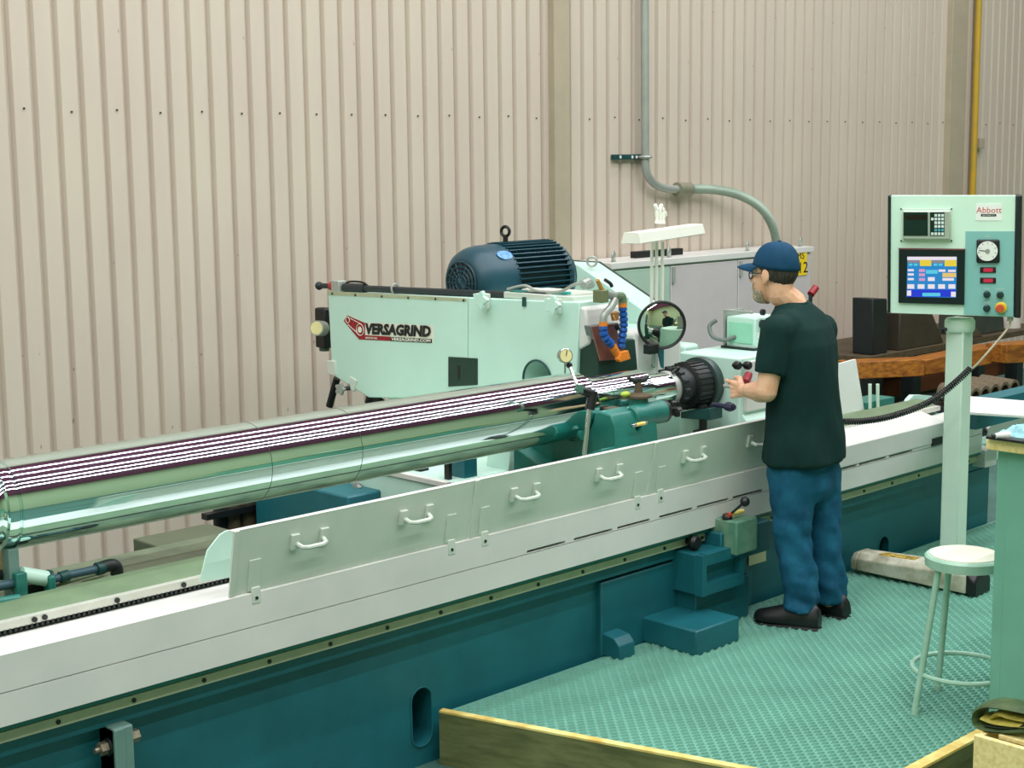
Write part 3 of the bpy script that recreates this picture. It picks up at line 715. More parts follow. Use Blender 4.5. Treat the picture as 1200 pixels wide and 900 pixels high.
# pressure regulator on the far end
rp = PX(377, 384, HX+0.1)
rg = part(wh, 'regulator', MB().box(PX(380, 384, HX+0.12), (0.07, 0.10, 0.24)), M_BLACK, bevel=0.012)
part(rg, 'regulator_bowl', MB().cyl(PX(380, 400, HX+0.12), PX(380, 411, HX+0.12), 0.035, 0.03), mat('smoked_bowl', (70, 92, 74), 0.25))
part(rg, 'pressure_gauge', MB().cyl(PX(378, 385, HX+0.05), PX(371, 384.5, HX-0.02), 0.045, n=20), M_GALV)
g0 = PX(371, 384.5, HX-0.02); gd = (PX(371, 384.5, HX-0.02)-PX(378, 385, HX+0.05)).normalized()
part(rg, 'gauge_face', MB().cyl(g0, g0+gd*0.003, 0.038, n=20), mat('dial_cream', (232, 220, 160), 0.4))
# clamps on top edge
for u, v in ((565, 351), (649, 357)):
    p = PX(u+4, v+2, HX-0.01)
    star_knob(wh, PX(u, v, HX-0.06), (-1, -0.15, 0), 0.05, M_MINT, 0.025, 5)
    part(wh, 'clamp_stem', MB().cyl(PX(u, v, HX-0.04), p+Vector((0.03, 0, 0)), 0.014), M_DARK)
    part(wh, 'clamp_hook', MB().slab(face_pts(((u+3, v-8), (u+10, v-7), (u+10, v+11), (u+5, v+11)), 0.03), (0.03, 0, 0)), M_GUARD, bevel=0.004)
part(wh, 'junction_block', MB().box(PX(608, 347, HX+0.05), (0.05, 0.09, 0.06)), M_TEAL, bevel=0.005)
part(wh, 'hanging_tag', MB().slab(face_pts(((613, 348), (617, 348), (617, 359), (613, 359)), 0.008), (0.006, 0, 0)), M_DKTEAL)
part(wh, 'terminal_cover', MB().box(PX(628, 345, HX+0.12), (0.1, 0.12, 0.06)), M_GUARD, bevel=0.008)
part(wh, 'cable', MB().tube(smoothpath([tp(595, 339), tp(615, 335), tp(630, 341), tp(655, 342), tp(672, 334), tp(684, 332)]), 0.008, 8), M_GALV)
for k in range(5):
    part(wh, 'indicator_cap', MB().cyl(PX(650+k*4, 345, HX+0.08), PX(650+k*4, 342, HX+0.08), 0.014), mat('teal_cap', (70, 190, 180), 0.3))
part(wh, 'elbow_fitting', MB().tube(smoothpath([PY(683, 334, yN+0.1), PY(689, 331, yN+0.1), PY(692, 336, yN+0.1)], 4), 0.024, 10), M_GALV)
# under-head legs
part(wh, 'strut', MB().tube([PX(395, 443, HX+0.1), PX(386, 476, HX+0.1)], 0.022, 10), M_BLACK)
part(wh, 'strut', MB().tube([PX(435, 456, HX+0.05), PX(431, 472, HX+0.05)], 0.018, 10), M_BLACK)
part(wh, 'strut_foot', MB().slab([PX(u, v, HX+0.05) for u, v in ((430, 462), (436, 462), (452, 474), (428, 474))], (0.03, 0, 0)), M_BLACK)

# ------------------------------------------------------------------ coolant nozzles
M_BLUE = mat('blue_loc_hose', (24, 84, 160), 0.35, var=0.08)
M_ORANGE = mat('orange_nozzle', (226, 130, 40), 0.4, var=0.08)
cn = thing('coolant_nozzles', 'two blue segmented coolant hoses with orange tips on grey pipework', 'coolant hose', PY(712, 345, yN-0.06))
NY = yN-0.16
def np_(u, v): return PY(u, v, NY)
part(cn, 'manifold', MB().tube([PY(702, 345, yN-0.02), np_(703, 345), np_(728, 347)], 0.02, 10), M_GALV)
part(cn, 'manifold_block', MB().box(np_(704, 347), (0.05, 0.06, 0.06)), mat('moss_block', (110, 120, 84), 0.5), bevel=0.004)
part(cn, 'down_pipe', MB().tube(smoothpath([np_(722, 347), np_(728, 347), np_(729.5, 350), np_(729.5, 357)], 4), 0.021, 10), M_SAGE)
part(cn, 'down_pipe', MB().tube(smoothpath([np_(721, 350), np_(716, 360), np_(708, 369), np_(707, 378)], 5), 0.019, 10), M_GALV)
part(cn, 'valve_lever', MB().tube([np_(700, 328), np_(706, 341)], [0.010, 0.012], 8), mat('ochre_lever', (180, 140, 70), 0.5))
part(cn, 'valve_lever', MB().tube(smoothpath([np_(709, 328), np_(715, 332), np_(717, 336)], 4), 0.009, 8), M_HOSE)
def lochose(path):
    pts = smoothpath(path, 5); n = len(pts)
    step = 0.026; acc = 0; last = pts[0]; segs = []
    L = [0]
    for i in range(1, n): L.append(L[-1]+(pts[i]-pts[i-1]).length)
    def atl(t):
        for i in range(1, n):
            if L[i] >= t: f = (t-L[i-1])/max(L[i]-L[i-1], 1e-6); return pts[i-1].lerp(pts[i], f)
        return pts[-1]
    t = 0
    while t+step*0.5 < L[-1]:
        a = atl(t); b = atl(min(t+step, L[-1]))
        part(cn, 'hose_segment', MB().lathe([(-0.004, 0.012), (0.0, 0.020), ((b-a).length*0.55, 0.022), ((b-a).length*0.85, 0.014), ((b-a).length, 0.012)], a, b-a, 14), M_BLUE)
        t += step
part(cn, 'orange_adapter', MB().tube([np_(729.5, 355), np_(729.5, 360)], 0.021, 12), M_ORANGE)
part(cn, 'orange_adapter', MB().tube([np_(707, 377), np_(707, 382)], 0.021, 12), M_ORANGE)
lochose([np_(729.5, 360), np_(731, 380), np_(729, 395), np_(728, 409)])
lochose([np_(707, 382), np_(707, 391), np_(712, 399), np_(719, 406)])
part(cn, 'nozzle_tip', MB().tube([np_(718, 406), np_(722, 413), np_(725, 419)], [0.022, 0.019, 0.016], 12), M_ORANGE)
part(cn, 'nozzle_tip', MB().slab([np_(u, v) for u, v in ((723, 412), (731, 410), (734, 420), (722, 424), (720, 421))], (0, -0.03, 0)), M_ORANGE, bevel=0.003)
part(cn, 'brass_fitting', MB().tube([np_(720, 366), np_(721, 375)], [0.022, 0.018], 10), mat('brass', (196, 140, 84), 0.35, 0.5))
part(cn, 'pipe_clamp', MB().tube([np_(722, 380), np_(724, 386)], 0.012, 8), M_BLACK)

# ------------------------------------------------------------------ electric motor on the head
mo = thing('electric_motor', 'dark teal finned electric motor lying on top of the wheel head', 'motor', (5.9, 6.1, 1.36))
MY = 6.02
c0 = PY(541, 332, MY)
mz = c0.z; mx0 = c0.x
M_MOTOR = mat('motor_teal', (18, 66, 80), 0.4, var=0.15)
MR = 0.205
part(mo, 'fan_cowl', MB().lathe([(0, 0.118), (0.012, 0.142), (0.04, 0.172), (0.08, 0.188), (0.12, 0.195), (0.25, 0.199)], (mx0, MY, mz), (1, 0, 0), 48), M_MOTOR)
gr = part(mo, 'fan_grille', MB().lathe([(-0.002, 0.122), (0.004, 0.122)], (mx0, MY, mz), (1, 0, 0), 32), M_BLACK)
for r in (0.115, 0.09, 0.065, 0.04):
    part(gr, 'grille_ring', MB().torus((mx0-0.004, MY, mz), (1, 0, 0), r, 0.005, 32, 6), M_MOTOR)
for k in range(8):
    t = math.pi*k/8
    d = Vector((0, math.cos(t), math.sin(t)))*0.12
    part(gr, 'grille_spoke', MB().tube([Vector((mx0-0.003, MY, mz))-d, Vector((mx0-0.003, MY, mz))+d], 0.004, 5), M_MOTOR)
part(mo, 'stator', MB().lathe([(0.24, 0.175), (0.66, 0.175), (0.68, 0.16), (0.74, 0.15)], (mx0, MY, mz), (1, 0, 0), 48), M_MOTOR)
for k in range(30):
    t = math.radians(-30+k*8.2)
    c = Vector((mx0+0.45, MY+0.186*math.cos(t), mz+0.186*math.sin(t)))
    part(mo, 'cooling_fin', MB().box(c, (0.42, 0.042, 0.006), Matrix.Rotation(t, 3, 'X')), M_MOTOR, smooth=0)
part(mo, 'end_bell', MB().lathe([(0.64, 0.19), (0.67, 0.195), (0.70, 0.18), (0.74, 0.12)], (mx0, MY, mz), (1, 0, 0), 40), M_MOTOR)
part(mo, 'lifting_eye', MB().torus((mx0+0.33, MY, mz+0.262), (1, 0.25, 0), 0.026, 0.009, 20).cyl((mx0+0.33, MY, mz+0.17), (mx0+0.33, MY, mz+0.24), 0.014), M_BLACK)
part(wh, 'motor_bed', MB().bb((HX+0.37, 5.55, 0.86), (HX+1.12, 6.75, mz-0.28)), M_MINT, bevel=0.006)
part(mo, 'mounting_foot', MB().bb((mx0+0.36, MY-0.2, mz-0.28), (mx0+0.70, MY+0.2, mz-0.14)), M_MOTOR, bevel=0.01)
sd_ = []
for k in range(20):
    t = 2*math.pi*k/20
    th = math.radians(134)+0.17*math.cos(t); xx = 0.20+0.05*math.sin(t)*1.0
    sd_.append(Vector((mx0+xx, MY+0.2145*math.cos(th+math.pi*0), mz+0.2145*math.sin(th))))
th0 = math.radians(133)
sd_ = []
for k in range(20):
    t = 2*math.pi*k/20
    th = th0+0.16*math.cos(t); xx = 0.19+0.055*math.sin(t)
    sd_.append(Vector((mx0+xx, MY+0.1995*math.cos(th), mz+0.1995*math.sin(th))))
part(mo, 'oval_sticker', MB().slab(sd_, Vector((0, math.cos(th0), math.sin(th0)))*0.003), mat('blue_sticker', (40, 120, 190), 0.4, c2=(120, 170, 210), scale=40))
part(mo, 'cowl_bolt', MB().sph((mx0+0.07, MY+0.14, mz-0.13), 0.02), M_BLACK)

# ------------------------------------------------------------------ wheel carriage under the head
ca = thing('wheel_carriage', 'white boxed carriage carrying the wheel head behind the roll', 'carriage', (5.5, 5.8, FZ))
cx = PY(520, 566, 5.10)
part(ca, 'saddle_box', MB().bb((cx.x, 5.08, FZ), (cx.x+1.6, 6.7, cx.z)), M_MINT, bevel=0.006)
part(ca, 'saddle_rim', MB().bb((cx.x-0.012, 5.07, cx.z-0.018), (cx.x+0.02, 6.72, cx.z+0.008)), M_APRON, bevel=0.003)
part(ca, 'pedestal', MB().bb((5.50, 5.22, cx.z), (6.2, 6.6, 0.80)), M_GUARD, bevel=0.006)
part(ca, 'front_cover', MB().prism([(5.08, 0.60), (5.06, 0.80), (5.20, 0.88), (5.24, 0.60)], 'x', PY(596, 545, 5.08).x, 6.4), M_MINT, bevel=0.006)
part(ca, 'post', MB().bb((PY(541, 550, 5.12).x, 5.10, 0.6), (PY(556, 550, 5.12).x, 5.2, 0.82)), M_BED, bevel=0.004)
part(ca, 'post', MB().bb((PY(524, 550, 5.14).x, 5.13, 0.6), (PY(528, 550, 5.14).x, 5.16, 0.80)), M_BLACK)
part(ca, 'side_seam', MB().bb((cx.x-0.003, PX(427, 570, cx.x).y, 0.3), (cx.x+0.001, PX(427, 570, cx.x).y+0.006, cx.z-0.02)), M_MINT)
star_knob(ca, PX(420, 570, cx.x-0.03), (-1, 0, 0), 0.03, M_GALV, 0.02, 5)
part(ca, 'knob_stem', MB().cyl(PX(420, 570, cx.x-0.03), PX(420, 570, cx.x)+Vector((0.02, 0, 0)), 0.01), M_DARK)
part(ca, 'bellows', MB().bb((cx.x-0.2, 5.55, FZ), (cx.x+0.01, 6.3, cx.z-0.10)), M_BED, bevel=0.01)
part(ca, 'hub', MB().cyl(PY(487, 552, 5.4), PY(497, 552, 5.4), 0.035), M_BLACK)
rp = thing('pipe_stand', 'dark upright pipes standing behind the roll by the siding', 'pipe stand', (PY(283, 600, 6.4).x, 6.4, FZ))
for u, r, m_ in ((256, 0.035, M_BLACK), (270, 0.045, M_BROWNRUST), (288, 0.05, M_BROWNRUST), (305, 0.04, M_BLACK)):
    p = PY(u, 560, 6.4)
    part(rp, 'pipe', MB().cyl((p.x, 6.4, FZ), (p.x, 6.4, p.z), r, n=16), m_)
a = PY(240, 606, 6.34); b = PY(312, 606, 6.34)
part(rp, 'tie_bar', MB().bb((a.x, 6.32, a.z-0.015), (b.x, 6.37, a.z+0.015)), M_BLACK)
# rear guideway seen under the roll
rgw = thing('rear_guideway', 'olive topped rear guideway running beside the siding', 'guideway', (3, 5.4, FZ))
gA = PY(193, 647, 5.22)
part(rgw, 'way_block', MB().bb((gA.x, 5.22, FZ), (gA.x+0.36, 5.46, gA.z+0.015)), mat('olive_block', (84, 96, 72), 0.5, var=0.2), bevel=0.006)
part(rgw, 'way_plate', MB().bb((XL, 5.02, FZ), (gA.x+0.62, 5.21, 0.40)), M_SAGE, bevel=0.006)

# ------------------------------------------------------------------ white tanks behind the chuck
tk = thing('coolant_tank', 'pale white boxed coolant tank behind the roll neck', 'tank', (7.0, 5.6, FZ))
ta = PY(716, 384, 5.5)
tb1 = PY(800, 384, 5.5)
part(tk, 'body', MB().bb((PY(745, 400, 5.30).x, 5.30, FZ), (PY(799, 400, 5.30).x, 5.46, PY(760, 388, 5.30).z)), M_APRON, bevel=0.02)
part(tk, 'lid', MB().bb((PY(801, 404, 5.34).x, 5.34, FZ), (PY(820, 404, 5.34).x, 5.6, PY(806, 404, 5.34).z)), M_MINT, bevel=0.02)
part(tk, 'seam', MB().bb((PY(770, 420, 5.299).x, 5.295, 0.2), (PY(771, 420, 5.299).x, 5.301, PY(760, 388, 5.30).z-0.03)), M_APRON)
# ------------------------------------------------------------------ hanging lamp with round mirror
lm = thing('work_lamp', 'white slim work lamp hung on tied cords above the mirror', 'lamp', PY(776, 275, 5.42))
LY = 5.30
M_LAMPW = mat('lamp_white', (236, 238, 226), 0.35, var=0.03)
ax = (PY(820, 264, 5.42)-PY(733, 276, 5.12)).normalized()
la = PY(740, 279, 5.12); lb = PY(816, 268, 5.42)
d = (lb-la); L = d.length; d.normalize()
sd2 = d.cross(Vector((0, 0, 1))).normalized(); upv = sd2.cross(d).normalized()
w0, w1, hh = 0.055, 0.03, 0.055
def ring(o): return [o+sd2*w0-upv*hh/2, o-sd2*w0-upv*hh/2, o-sd2*w1*1.3+upv*hh/2, o+sd2*w1*1.3+upv*hh/2]
part(lm, 'lamp_housing', MB().rings([ring(la), ring(lb)]), M_LAMPW, bevel=0.003)
part(lm, 'lamp_end_cap', MB().rings([ring(la-d*0.006), ring(la)]), M_LAMPW)
dn = MB().add([p-upv*0.002 for p in (ring(la)[0]-sd2*0.01, ring(la)[1]+sd2*0.01, ring(lb)[1]+sd2*0.01, ring(lb)[0]-sd2*0.01)], [(0, 1, 2, 3)])
part(lm, 'diffuser', dn, M_LAMPW)
mid = (la+lb)/2+upv*hh/2
for k in range(6):
    o = Vector((random.uniform(-.03, .03), random.uniform(-.02, .02), 0))
    t0 = PY(769+k*1.8, 262, LY); t1 = PY(768+k*2.2, 241+(k % 3)*4, LY)
    part(lm, 'cord_loop', MB().tube(smoothpath([t0, t0+Vector((0.01*(-1)**k, 0, 0.05)), t1, t1+Vector((0.02, 0.01, -0.012)), t0+Vector((0.02, 0.01, 0.04))], 5), 0.010, 6), M_LAMPW)
for u in (764, 769.5, 776.5):
    part(lm, 'hanging_tube', MB().tube([PY(u, 283, LY), PY(u-0.6, 366, LY)], 0.009, 8), M_LAMPW)
mr = thing('round_mirror', 'round convex mirror in a thin black rim behind the roll', 'mirror', PY(775, 412, 5.34))
mc = PY(775.5, 381, 5.20)
nd = ((CC-mc).normalized()*1.0+Vector((0.10, -0.10, -0.10))).normalized()
RM = 27*(mc-CC).length/FPX
M_MIRROR = mat('mirror_silver', (225, 232, 220), 0.03, 1.0, var=0.0)
part(mr, 'mirror_glass', MB().lathe([(0.0, RM*0.97), (0.006, RM*0.85), (0.013, RM*0.6), (0.018, RM*0.3), (0.0195, RM*0.02)], mc, nd, 48), M_MIRROR, smooth=60)
part(mr, 'mirror_rim', MB().torus(mc, nd, RM, 0.008, 48), M_BLACK)
part(mr, 'mirror_back', MB().lathe([(-0.03, RM*0.3), (-0.012, RM*0.8), (0, RM)], mc, nd, 32), M_BLACK)
part(mr, 'mirror_clamp', MB().box(PY(763, 409, 5.23), (0.07, 0.05, 0.05)), M_BLACK, bevel=0.004)
part(mr, 'mirror_stalk', MB().slab([PY(u, v, 5.24) for u, v in ((771, 407), (778, 407), (778, 432), (776, 430))], (0, 0.012, 0)), M_BED)
part(mr, 'mirror_arm', MB().tube([PY(766, 410, 5.25), PY(766, 425, 5.26), PY(766, 430, 5.32)], 0.012, 8), M_GALV)

# ------------------------------------------------------------------ electrical cabinet against the wall
CY = 7.40
ec = thing('electrical_cabinet', 'wide grey and mint three door electrical cabinet against the siding', 'cabinet', (9.2, 7.3, FZ))
ex0 = PY(714, 330, CY).x; ex1 = PY(949, 330, CY).x
ezt = PY(800, 302, CY).z
M_CABG = mat('cabinet_grey', (196, 190, 190), 0.45, var=0.05)
M_CABS = mat('cabinet_green_grey', (168, 196, 178), 0.45, var=0.05)
part(ec, 'carcass', MB().bb((ex0, CY, FZ), (ex1, WY-0.02, ezt)), M_CABS, bevel=0.006)
part(ec, 'top_cap', MB().bb((ex0-0.01, CY-0.03, ezt-0.040), (ex1+0.01, WY-0.02, ezt+0.006)), M_APRON, bevel=0.004)
xm = PY(862, 350, CY).x
xq = PY(783, 350, CY).x
for x0_, x1_ in ((ex0+0.012, xq-0.006), (xq+0.006, xm-0.006), (xm+0.006, ex1-0.012)):
    dr = part(ec, 'door', MB().bb((x0_, CY-0.022, FZ+0.05), (x1_, CY, ezt-0.055)), M_CABS if x0_ < xq-0.1 else M_CABG, bevel=0.005)
    for zz in (ezt-0.18, 0.4):
        part(dr, 'hinge', MB().cyl((x0_+0.02, CY-0.03, zz), (x0_+0.02, CY-0.03, zz+0.12), 0.014, n=10), M_GALV)
for u, v in ((719, 300), (784, 300), (876, 288), (938, 287)):
    p = PY(u, v, CY+0.06)
    e = part(ec, 'lifting_eye', MB().torus((p.x, p.y, ezt+0.045), (0.5, -1, 0), 0.034, 0.009, 24), M_GALV)
    part(e, 'eye_stem', MB().cyl((p.x, p.y, ezt-0.002), (p.x, p.y, ezt+0.014), 0.018), M_GALV)
solo('black_bar', MB().box(((PY(742, 301, 7.6).x+PY(797, 299, 7.6).x)/2, 7.6, ezt+0.031), (PY(797, 299, 7.6).x-PY(742, 301, 7.6).x, 0.06, 0.05)), M_BLACK, 'short black steel bar lying on top of the electrical cabinet', 'bar', bevel=0.004)
sg = thing('machine_number_sign', 'yellow number sign on the corner of the electrical cabinet', 'sign', PY(938, 308, CY-0.03))
M_YEL = mat('sign_yellow', (240, 206, 40), 0.45, var=0.04)
s0 = PY(930, 293, CY-0.024); s1 = PY(945, 322, CY-0.024)
part(sg, 'sign_plate', MB().bb((s0.x, CY-0.028, s1.z), (s1.x, CY-0.021, s0.z)), M_YEL)
wS = s1.x-s0.x; hS = s0.z-s1.z
textmesh(sg, 'sign_lettering', 'MS', frame((s0.x+wS*0.5, CY-0.0285, s1.z+hS*0.64), (1, 0, 0), (0, 0, 1)), hS*0.36, M_BLACK, 0, 0.0, 0.0006, 1.2, 'CENTER')
textmesh(sg, 'sign_lettering', '212', frame((s0.x+wS*0.5, CY-0.0285, s1.z+hS*0.10), (1, 0, 0), (0, 0, 1)), hS*0.60, M_BLACK, 0, 0.0, 0.0006, 1.15, 'CENTER')

# ------------------------------------------------------------------ conduit and yellow pipe on the wall
cd = thing('conduit', 'galvanised conduit bending from the siding into a flexible cable above the cap', 'conduit', PY(758, 185, WY-0.05))
CW = WY-0.075
pth = [PY(755.5, -260, CW), PY(755.5, 0, CW), PY(756, 185, CW)]
bend = smoothpath([PY(756, 185, CW), PY(758, 203, CW), PY(768, 216, CW), PY(782, 221, CW), PY(797, 222, CW)], 6)
part(cd, 'rigid_conduit', MB().tube(pth+bend[1:], 0.032, 14), M_GALV)
part(cd, 'coupling', MB().tube([PY(793, 222, CW), PY(808, 222, CW)], 0.056, 14), mat('coupling_grey', (150, 150, 128), 0.45, 0.4))
part(cd, 'coupling_nut', MB().sph(PY(808, 226, CW), 0.03), M_DARK)
fx = smoothpath([PY(808, 221.5, CW), PY(835, 222, 7.70), PY(865, 228, 7.64), PY(890, 242, 7.60), PY(904, 262, 7.58), PY(910, 285, 7.56), PY(911, 299, 7.56)], 30)
rad = [0.034+0.005*((i % 2)*2-1) for i in range(len(fx))]
part(cd, 'flexible_cable', MB().tube(fx, rad, 12), mat('flex_grey', (158, 176, 160), 0.45, 0.3), smooth=60)
st = part(cd, 'strut_bracket', MB().bb((PY(724, 184, CW).x, WY-0.045, PY(724, 187, CW).z), (PY(764, 184, CW).x, WY-0.005, PY(724, 181, CW).z)), M_DKTEAL, bevel=0.003)
for u in (727, 741, 746, 760):
    p = PY(u, 184, WY-0.046)
    part(st, 'bracket_hole', MB().cyl((p.x, WY-0.044, p.z), (p.x, WY-0.049, p.z), 0.012, n=8), M_APRON)
part(cd, 'pipe_clamp', MB().torus(PY(756, 184, CW), (0, 0, 1), 0.044, 0.012, 20), M_GALV)
yp = thing('gas_pipe', 'thin yellow pipe running down the siding behind the control panel', 'pipe', PY(1141, 200, WY-0.05))
pA_ = PY(1147, 0, WY-0.06); pB_ = PY(1139, 230, WY-0.06)
dv = (pB_-pA_).normalized()
part(yp, 'pipe', MB().tube([(pA_.x, pA_.y, CEIL), (pA_.x, pA_.y, FZ)], 0.032, 12), mat('yellow_pipe_paint', (196, 156, 40), 0.45, c2=(176, 150, 60)))
p = PY(1147, 168, WY-0.04)
ul = part(yp, 'pipe_clamp', MB().box((p.x+0.03, WY-0.04, p.z), (0.09, 0.05, 0.10)), M_WALLTRIM, bevel=0.004)
# ------------------------------------------------------------------ roll carrier clutter at the left end of the bed
lc = thing('hydraulic_lift', 'teal hydraulic roll lift with white cylinder and hoses under the roll end', 'hydraulic lift', (2.3, 4.62, 0.655))
TY = 4.60
def lp_(u, v, y=TY): return PY(u, v, y)
a = lp_(13, 702); b = lp_(22, 643)
part(lc, 'upright_bar', MB().bb((a.x, TY, 0.64), (b.x, TY+0.05, lp_(18, 643).z)), mat('grey_teal_casting', (84, 128, 120), 0.5, var=0.15), bevel=0.003)
part(lc, 'bracket', MB().bb((lp_(15, 690).x, TY-0.03, 0.64), (lp_(28, 690).x, TY, lp_(20, 670).z)), M_TEAL, bevel=0.004)
part(lc, 'bracket', MB().bb((lp_(52, 690).x, TY-0.04, 0.64), (lp_(60, 690).x, TY+0.01, lp_(56, 672).z)), M_TEAL, bevel=0.008)
c0_ = lp_(24, 673); c1_ = lp_(54, 678)
part(lc, 'cylinder', MB().cyl(c0_, c1_, 0.026, n=24), M_MINT)
part(lc, 'cylinder_cap', MB().cyl(c1_, c1_+(c1_-c0_).normalized()*0.012, 0.030, n=24), M_DKTEAL)
M_PIPE = mat('blue_grey_hose', (52, 84, 96), 0.45)
part(lc, 'hose', MB().tube([lp_(58, 680), lp_(80, 674), lp_(118, 666)], 0.014, 12), M_PIPE)
part(lc, 'hose_ferrule', MB().tube([lp_(70, 677), lp_(80, 674)], 0.020, 12), M_DKTEAL)
part(lc, 'hose_elbow', MB().tube(smoothpath([lp_(116, 666), lp_(130, 662), lp_(136, 665), lp_(137, 673)], 5), 0.022, 12), M_DARK)
part(lc, 'hose_ferrule', MB().tube([lp_(113, 667), lp_(121, 665)], 0.023, 12), M_DKTEAL)
part(lc, 'rod', MB().tube([lp_(60, 697, 4.56), lp_(123, 673, 4.66)], 0.006, 8), M_TAN)
part(lc, 'rod', MB().tube([lp_(60, 688, 4.6), lp_(118, 671, 4.70)], 0.006, 8), M_SAGE)
part(lc, 'side_pipe', MB().tube([lp_(-40, 694), lp_(15, 684)], 0.016, 12), M_PIPE)
part(lc, 'side_pipe', MB().tube([lp_(-40, 712, 4.52), lp_(22, 702, 4.52)], 0.017, 12), M_TEAL)
part(lc, 'side_pipe', MB().tube([lp_(-40, 676, 4.66), lp_(14, 673, 4.66)], 0.018, 12), M_DARK)
part(lc, 'valve', MB().box(lp_(40, 692, 4.66), (0.09, 0.07, 0.06)), M_DARK, bevel=0.008)
part(lc, 'fitting', MB().sph(lp_(37, 702, 4.55), 0.02, (1.4, 1, 0.7)), M_GALV)
wb = solo('wooden_block', MB().bb((PY(-12, 660, 5.05).x, 5.03, 0.62), (PY(6, 660, 5.05).x, 5.15, PY(3, 642, 5.05).z)), mat('old_wood', (160, 140, 96), 0.7), 'old wooden packing block under the roll end', 'block', bevel=0.004)

# ------------------------------------------------------------------ right end of the machine
me_ = thing('bed_end_cover', 'white topped end cover of the bed beside the pendant post', 'machine cover', (8.4, 4.6, FZ))
t0 = PZ(1136, 486, 0.80)
part(me_, 'top_sheet', MB().slab([PZ(1118, 466, 0.80), PZ(1230, 475, 0.80), PZ(1230, 492, 0.80), PZ(1118, 485, 0.80)], (0, 0, 0.015)), mat('bright_white_sheet', (236, 236, 232), 0.4, var=0.03), bevel=0.003)
q0 = PZ(1127, 480, 0.78)
part(me_, 'side_box', MB().bb((q0.x+0.12, q0.y-0.02, 0.66), (q0.x+1.3, q0.y+0.10, 0.80)), M_BED)
gp = [PY(u, v, 4.16) for u, v in ((1159, 516), (1159, 502), (1164, 492), (1172, 489), (1230, 478), (1230, 520))]
part(me_, 'end_gate', MB().slab(gp, (0, 0.02, 0)), M_APRON, bevel=0.003)
part(me_, 'mint_trough', MB().bb((PY(1140, 500, 4.35).x, 4.35, 0.3), (PY(1172, 500, 4.35).x, 4.6, PY(1150, 494, 4.35).z)), M_MINT, bevel=0.005)
part(me_, 'step_end', MB().bb((7.72, 4.15, 0.455), (PY(1150, 530, 4.15).x, 4.3, 0.56)), M_APRON, bevel=0.004)
part(me_, 'step_end', MB().bb((7.70, 4.16, 0.55), (PY(1142, 530, 4.16).x, 4.3, 0.68)), M_APRON, bevel=0.004)
part(me_, 'foot_block', MB().bb((PY(1155, 540, 4.14).x, 4.14, 0.36), (PY(1168, 540, 4.14).x, 4.25, 0.46)), M_APRON, bevel=0.004)
part(me_, 'coupling', MB().cyl(PY(1144, 507, 4.2), PY(1152, 505, 4.2), 0.03), M_BLACK)
wbd = [PY(u, v, 4.72) for u, v in ((984, 426), (1003, 421), (1014, 488), (984, 494))]
solo('white_board', MB().slab(wbd, (0.0, 0.012, 0)), mat('white_board_sheet', (232, 238, 234), 0.4, var=0.04), 'white sheet board leaning up behind the man on the bed', 'board', loc=wbd[3])
ty = thing('tool_tray', 'small teal tray with two upright rods on the bed', 'tray', PY(1032, 484, 4.75))
part(ty, 'tray', MB().bb((PY(1016, 480, 4.7).x, 4.7, 0.655), (PY(1048, 480, 4.7).x, 4.85, PY(1030, 469, 4.7).z)), M_TEAL, bevel=0.004)
for u in (1019.5, 1028.5):
    part(ty, 'rod', MB().cyl((PY(u, 480, 4.69).x, 4.69, 0.655), (PY(u, 450, 4.69).x, 4.69, PY(u, 450, 4.69).z), 0.010), M_MINTWHITE)
cw = [PY(u, v, 4.62) for u, v in ((1062, 500), (1066, 468), (1071, 463), (1082, 463), (1104, 465), (1104, 494))]
for p in (cw[0], cw[5]): p.z = 0.665
solo('way_wiper_cover', MB().slab(cw, (0, 0.03, 0)), M_MINT, 'mint rounded wiper cover at the end of the ways', 'cover', loc=cw[0])
rh = thing('red_grip_lever', 'slim lever with a dark red grip behind the shoulder of the man', 'lever', (7.5, 5.2, FZ))
g1 = PY(950, 345, 5.2); g2 = PY(956, 337, 5.2)
part(rh, 'lever_bar', MB().tube([(g1.x-0.05, 5.2, FZ), (g1.x-0.03, 5.2, 0.7), g1], 0.012, 8), M_DARK)
part(rh, 'grip', MB().tube([g1, g2], 0.022, 12), mat('dark_red_grip', (140, 24, 36), 0.45))
rh2 = thing('red_shift_handle', 'small dark red handle on the headstock in front of the man', 'handle', PY(874, 450, 4.40))
part(rh2, 'handle_grip', MB().tube([PY(873, 449, 4.38), PY(877, 440, 4.42)], [0.022, 0.020], 12), mat('dark_red_grip', (140, 24, 36), 0.45))
part(rh2, 'handle_rod', MB().tube([PY(876, 442, 4.41), PY(880, 438, 4.47)], 0.008, 8), M_DARK)

# ------------------------------------------------------------------ timber rack with iron against the wall
BY = 6.75
tr = thing('timber_rack', 'amber timber beam rack stacked with dark iron by the siding', 'rack', (12, 7.0, FZ))
p0 = PY(1006, 424, BY); p1 = PY(1086, 420, BY)
part(tr, 'beam', MB().bb((p0.x, BY, PY(1010, 443, BY).z), (PY(1011, 440, BY).x, BY+0.2, PY(1010, 424, BY).z)), M_AMBER, bevel=0.008)
bn_ = Vector((0.454, 0.891, 0))
bq_ = [PP(u, v, p0, bn_) for u, v in ((1006, 424), (1084, 421), (1084, 441), (1006, 444.5))]
part(tr, 'beam', MB().slab(bq_, bn_*0.18), M_AMBER, bevel=0.008)
B2 = bq_[1].y+0.02
zb0 = PY(1010, 443, BY).z; zb1 = PY(1010, 424, BY).z
part(tr, 'beam', MB().slab([PY(u, v, B2) for u, v in ((1085, 422), (1173, 405), (1173, 425), (1085, 440))], (0, 0.2, 0)), M_AMBER, bevel=0.008)
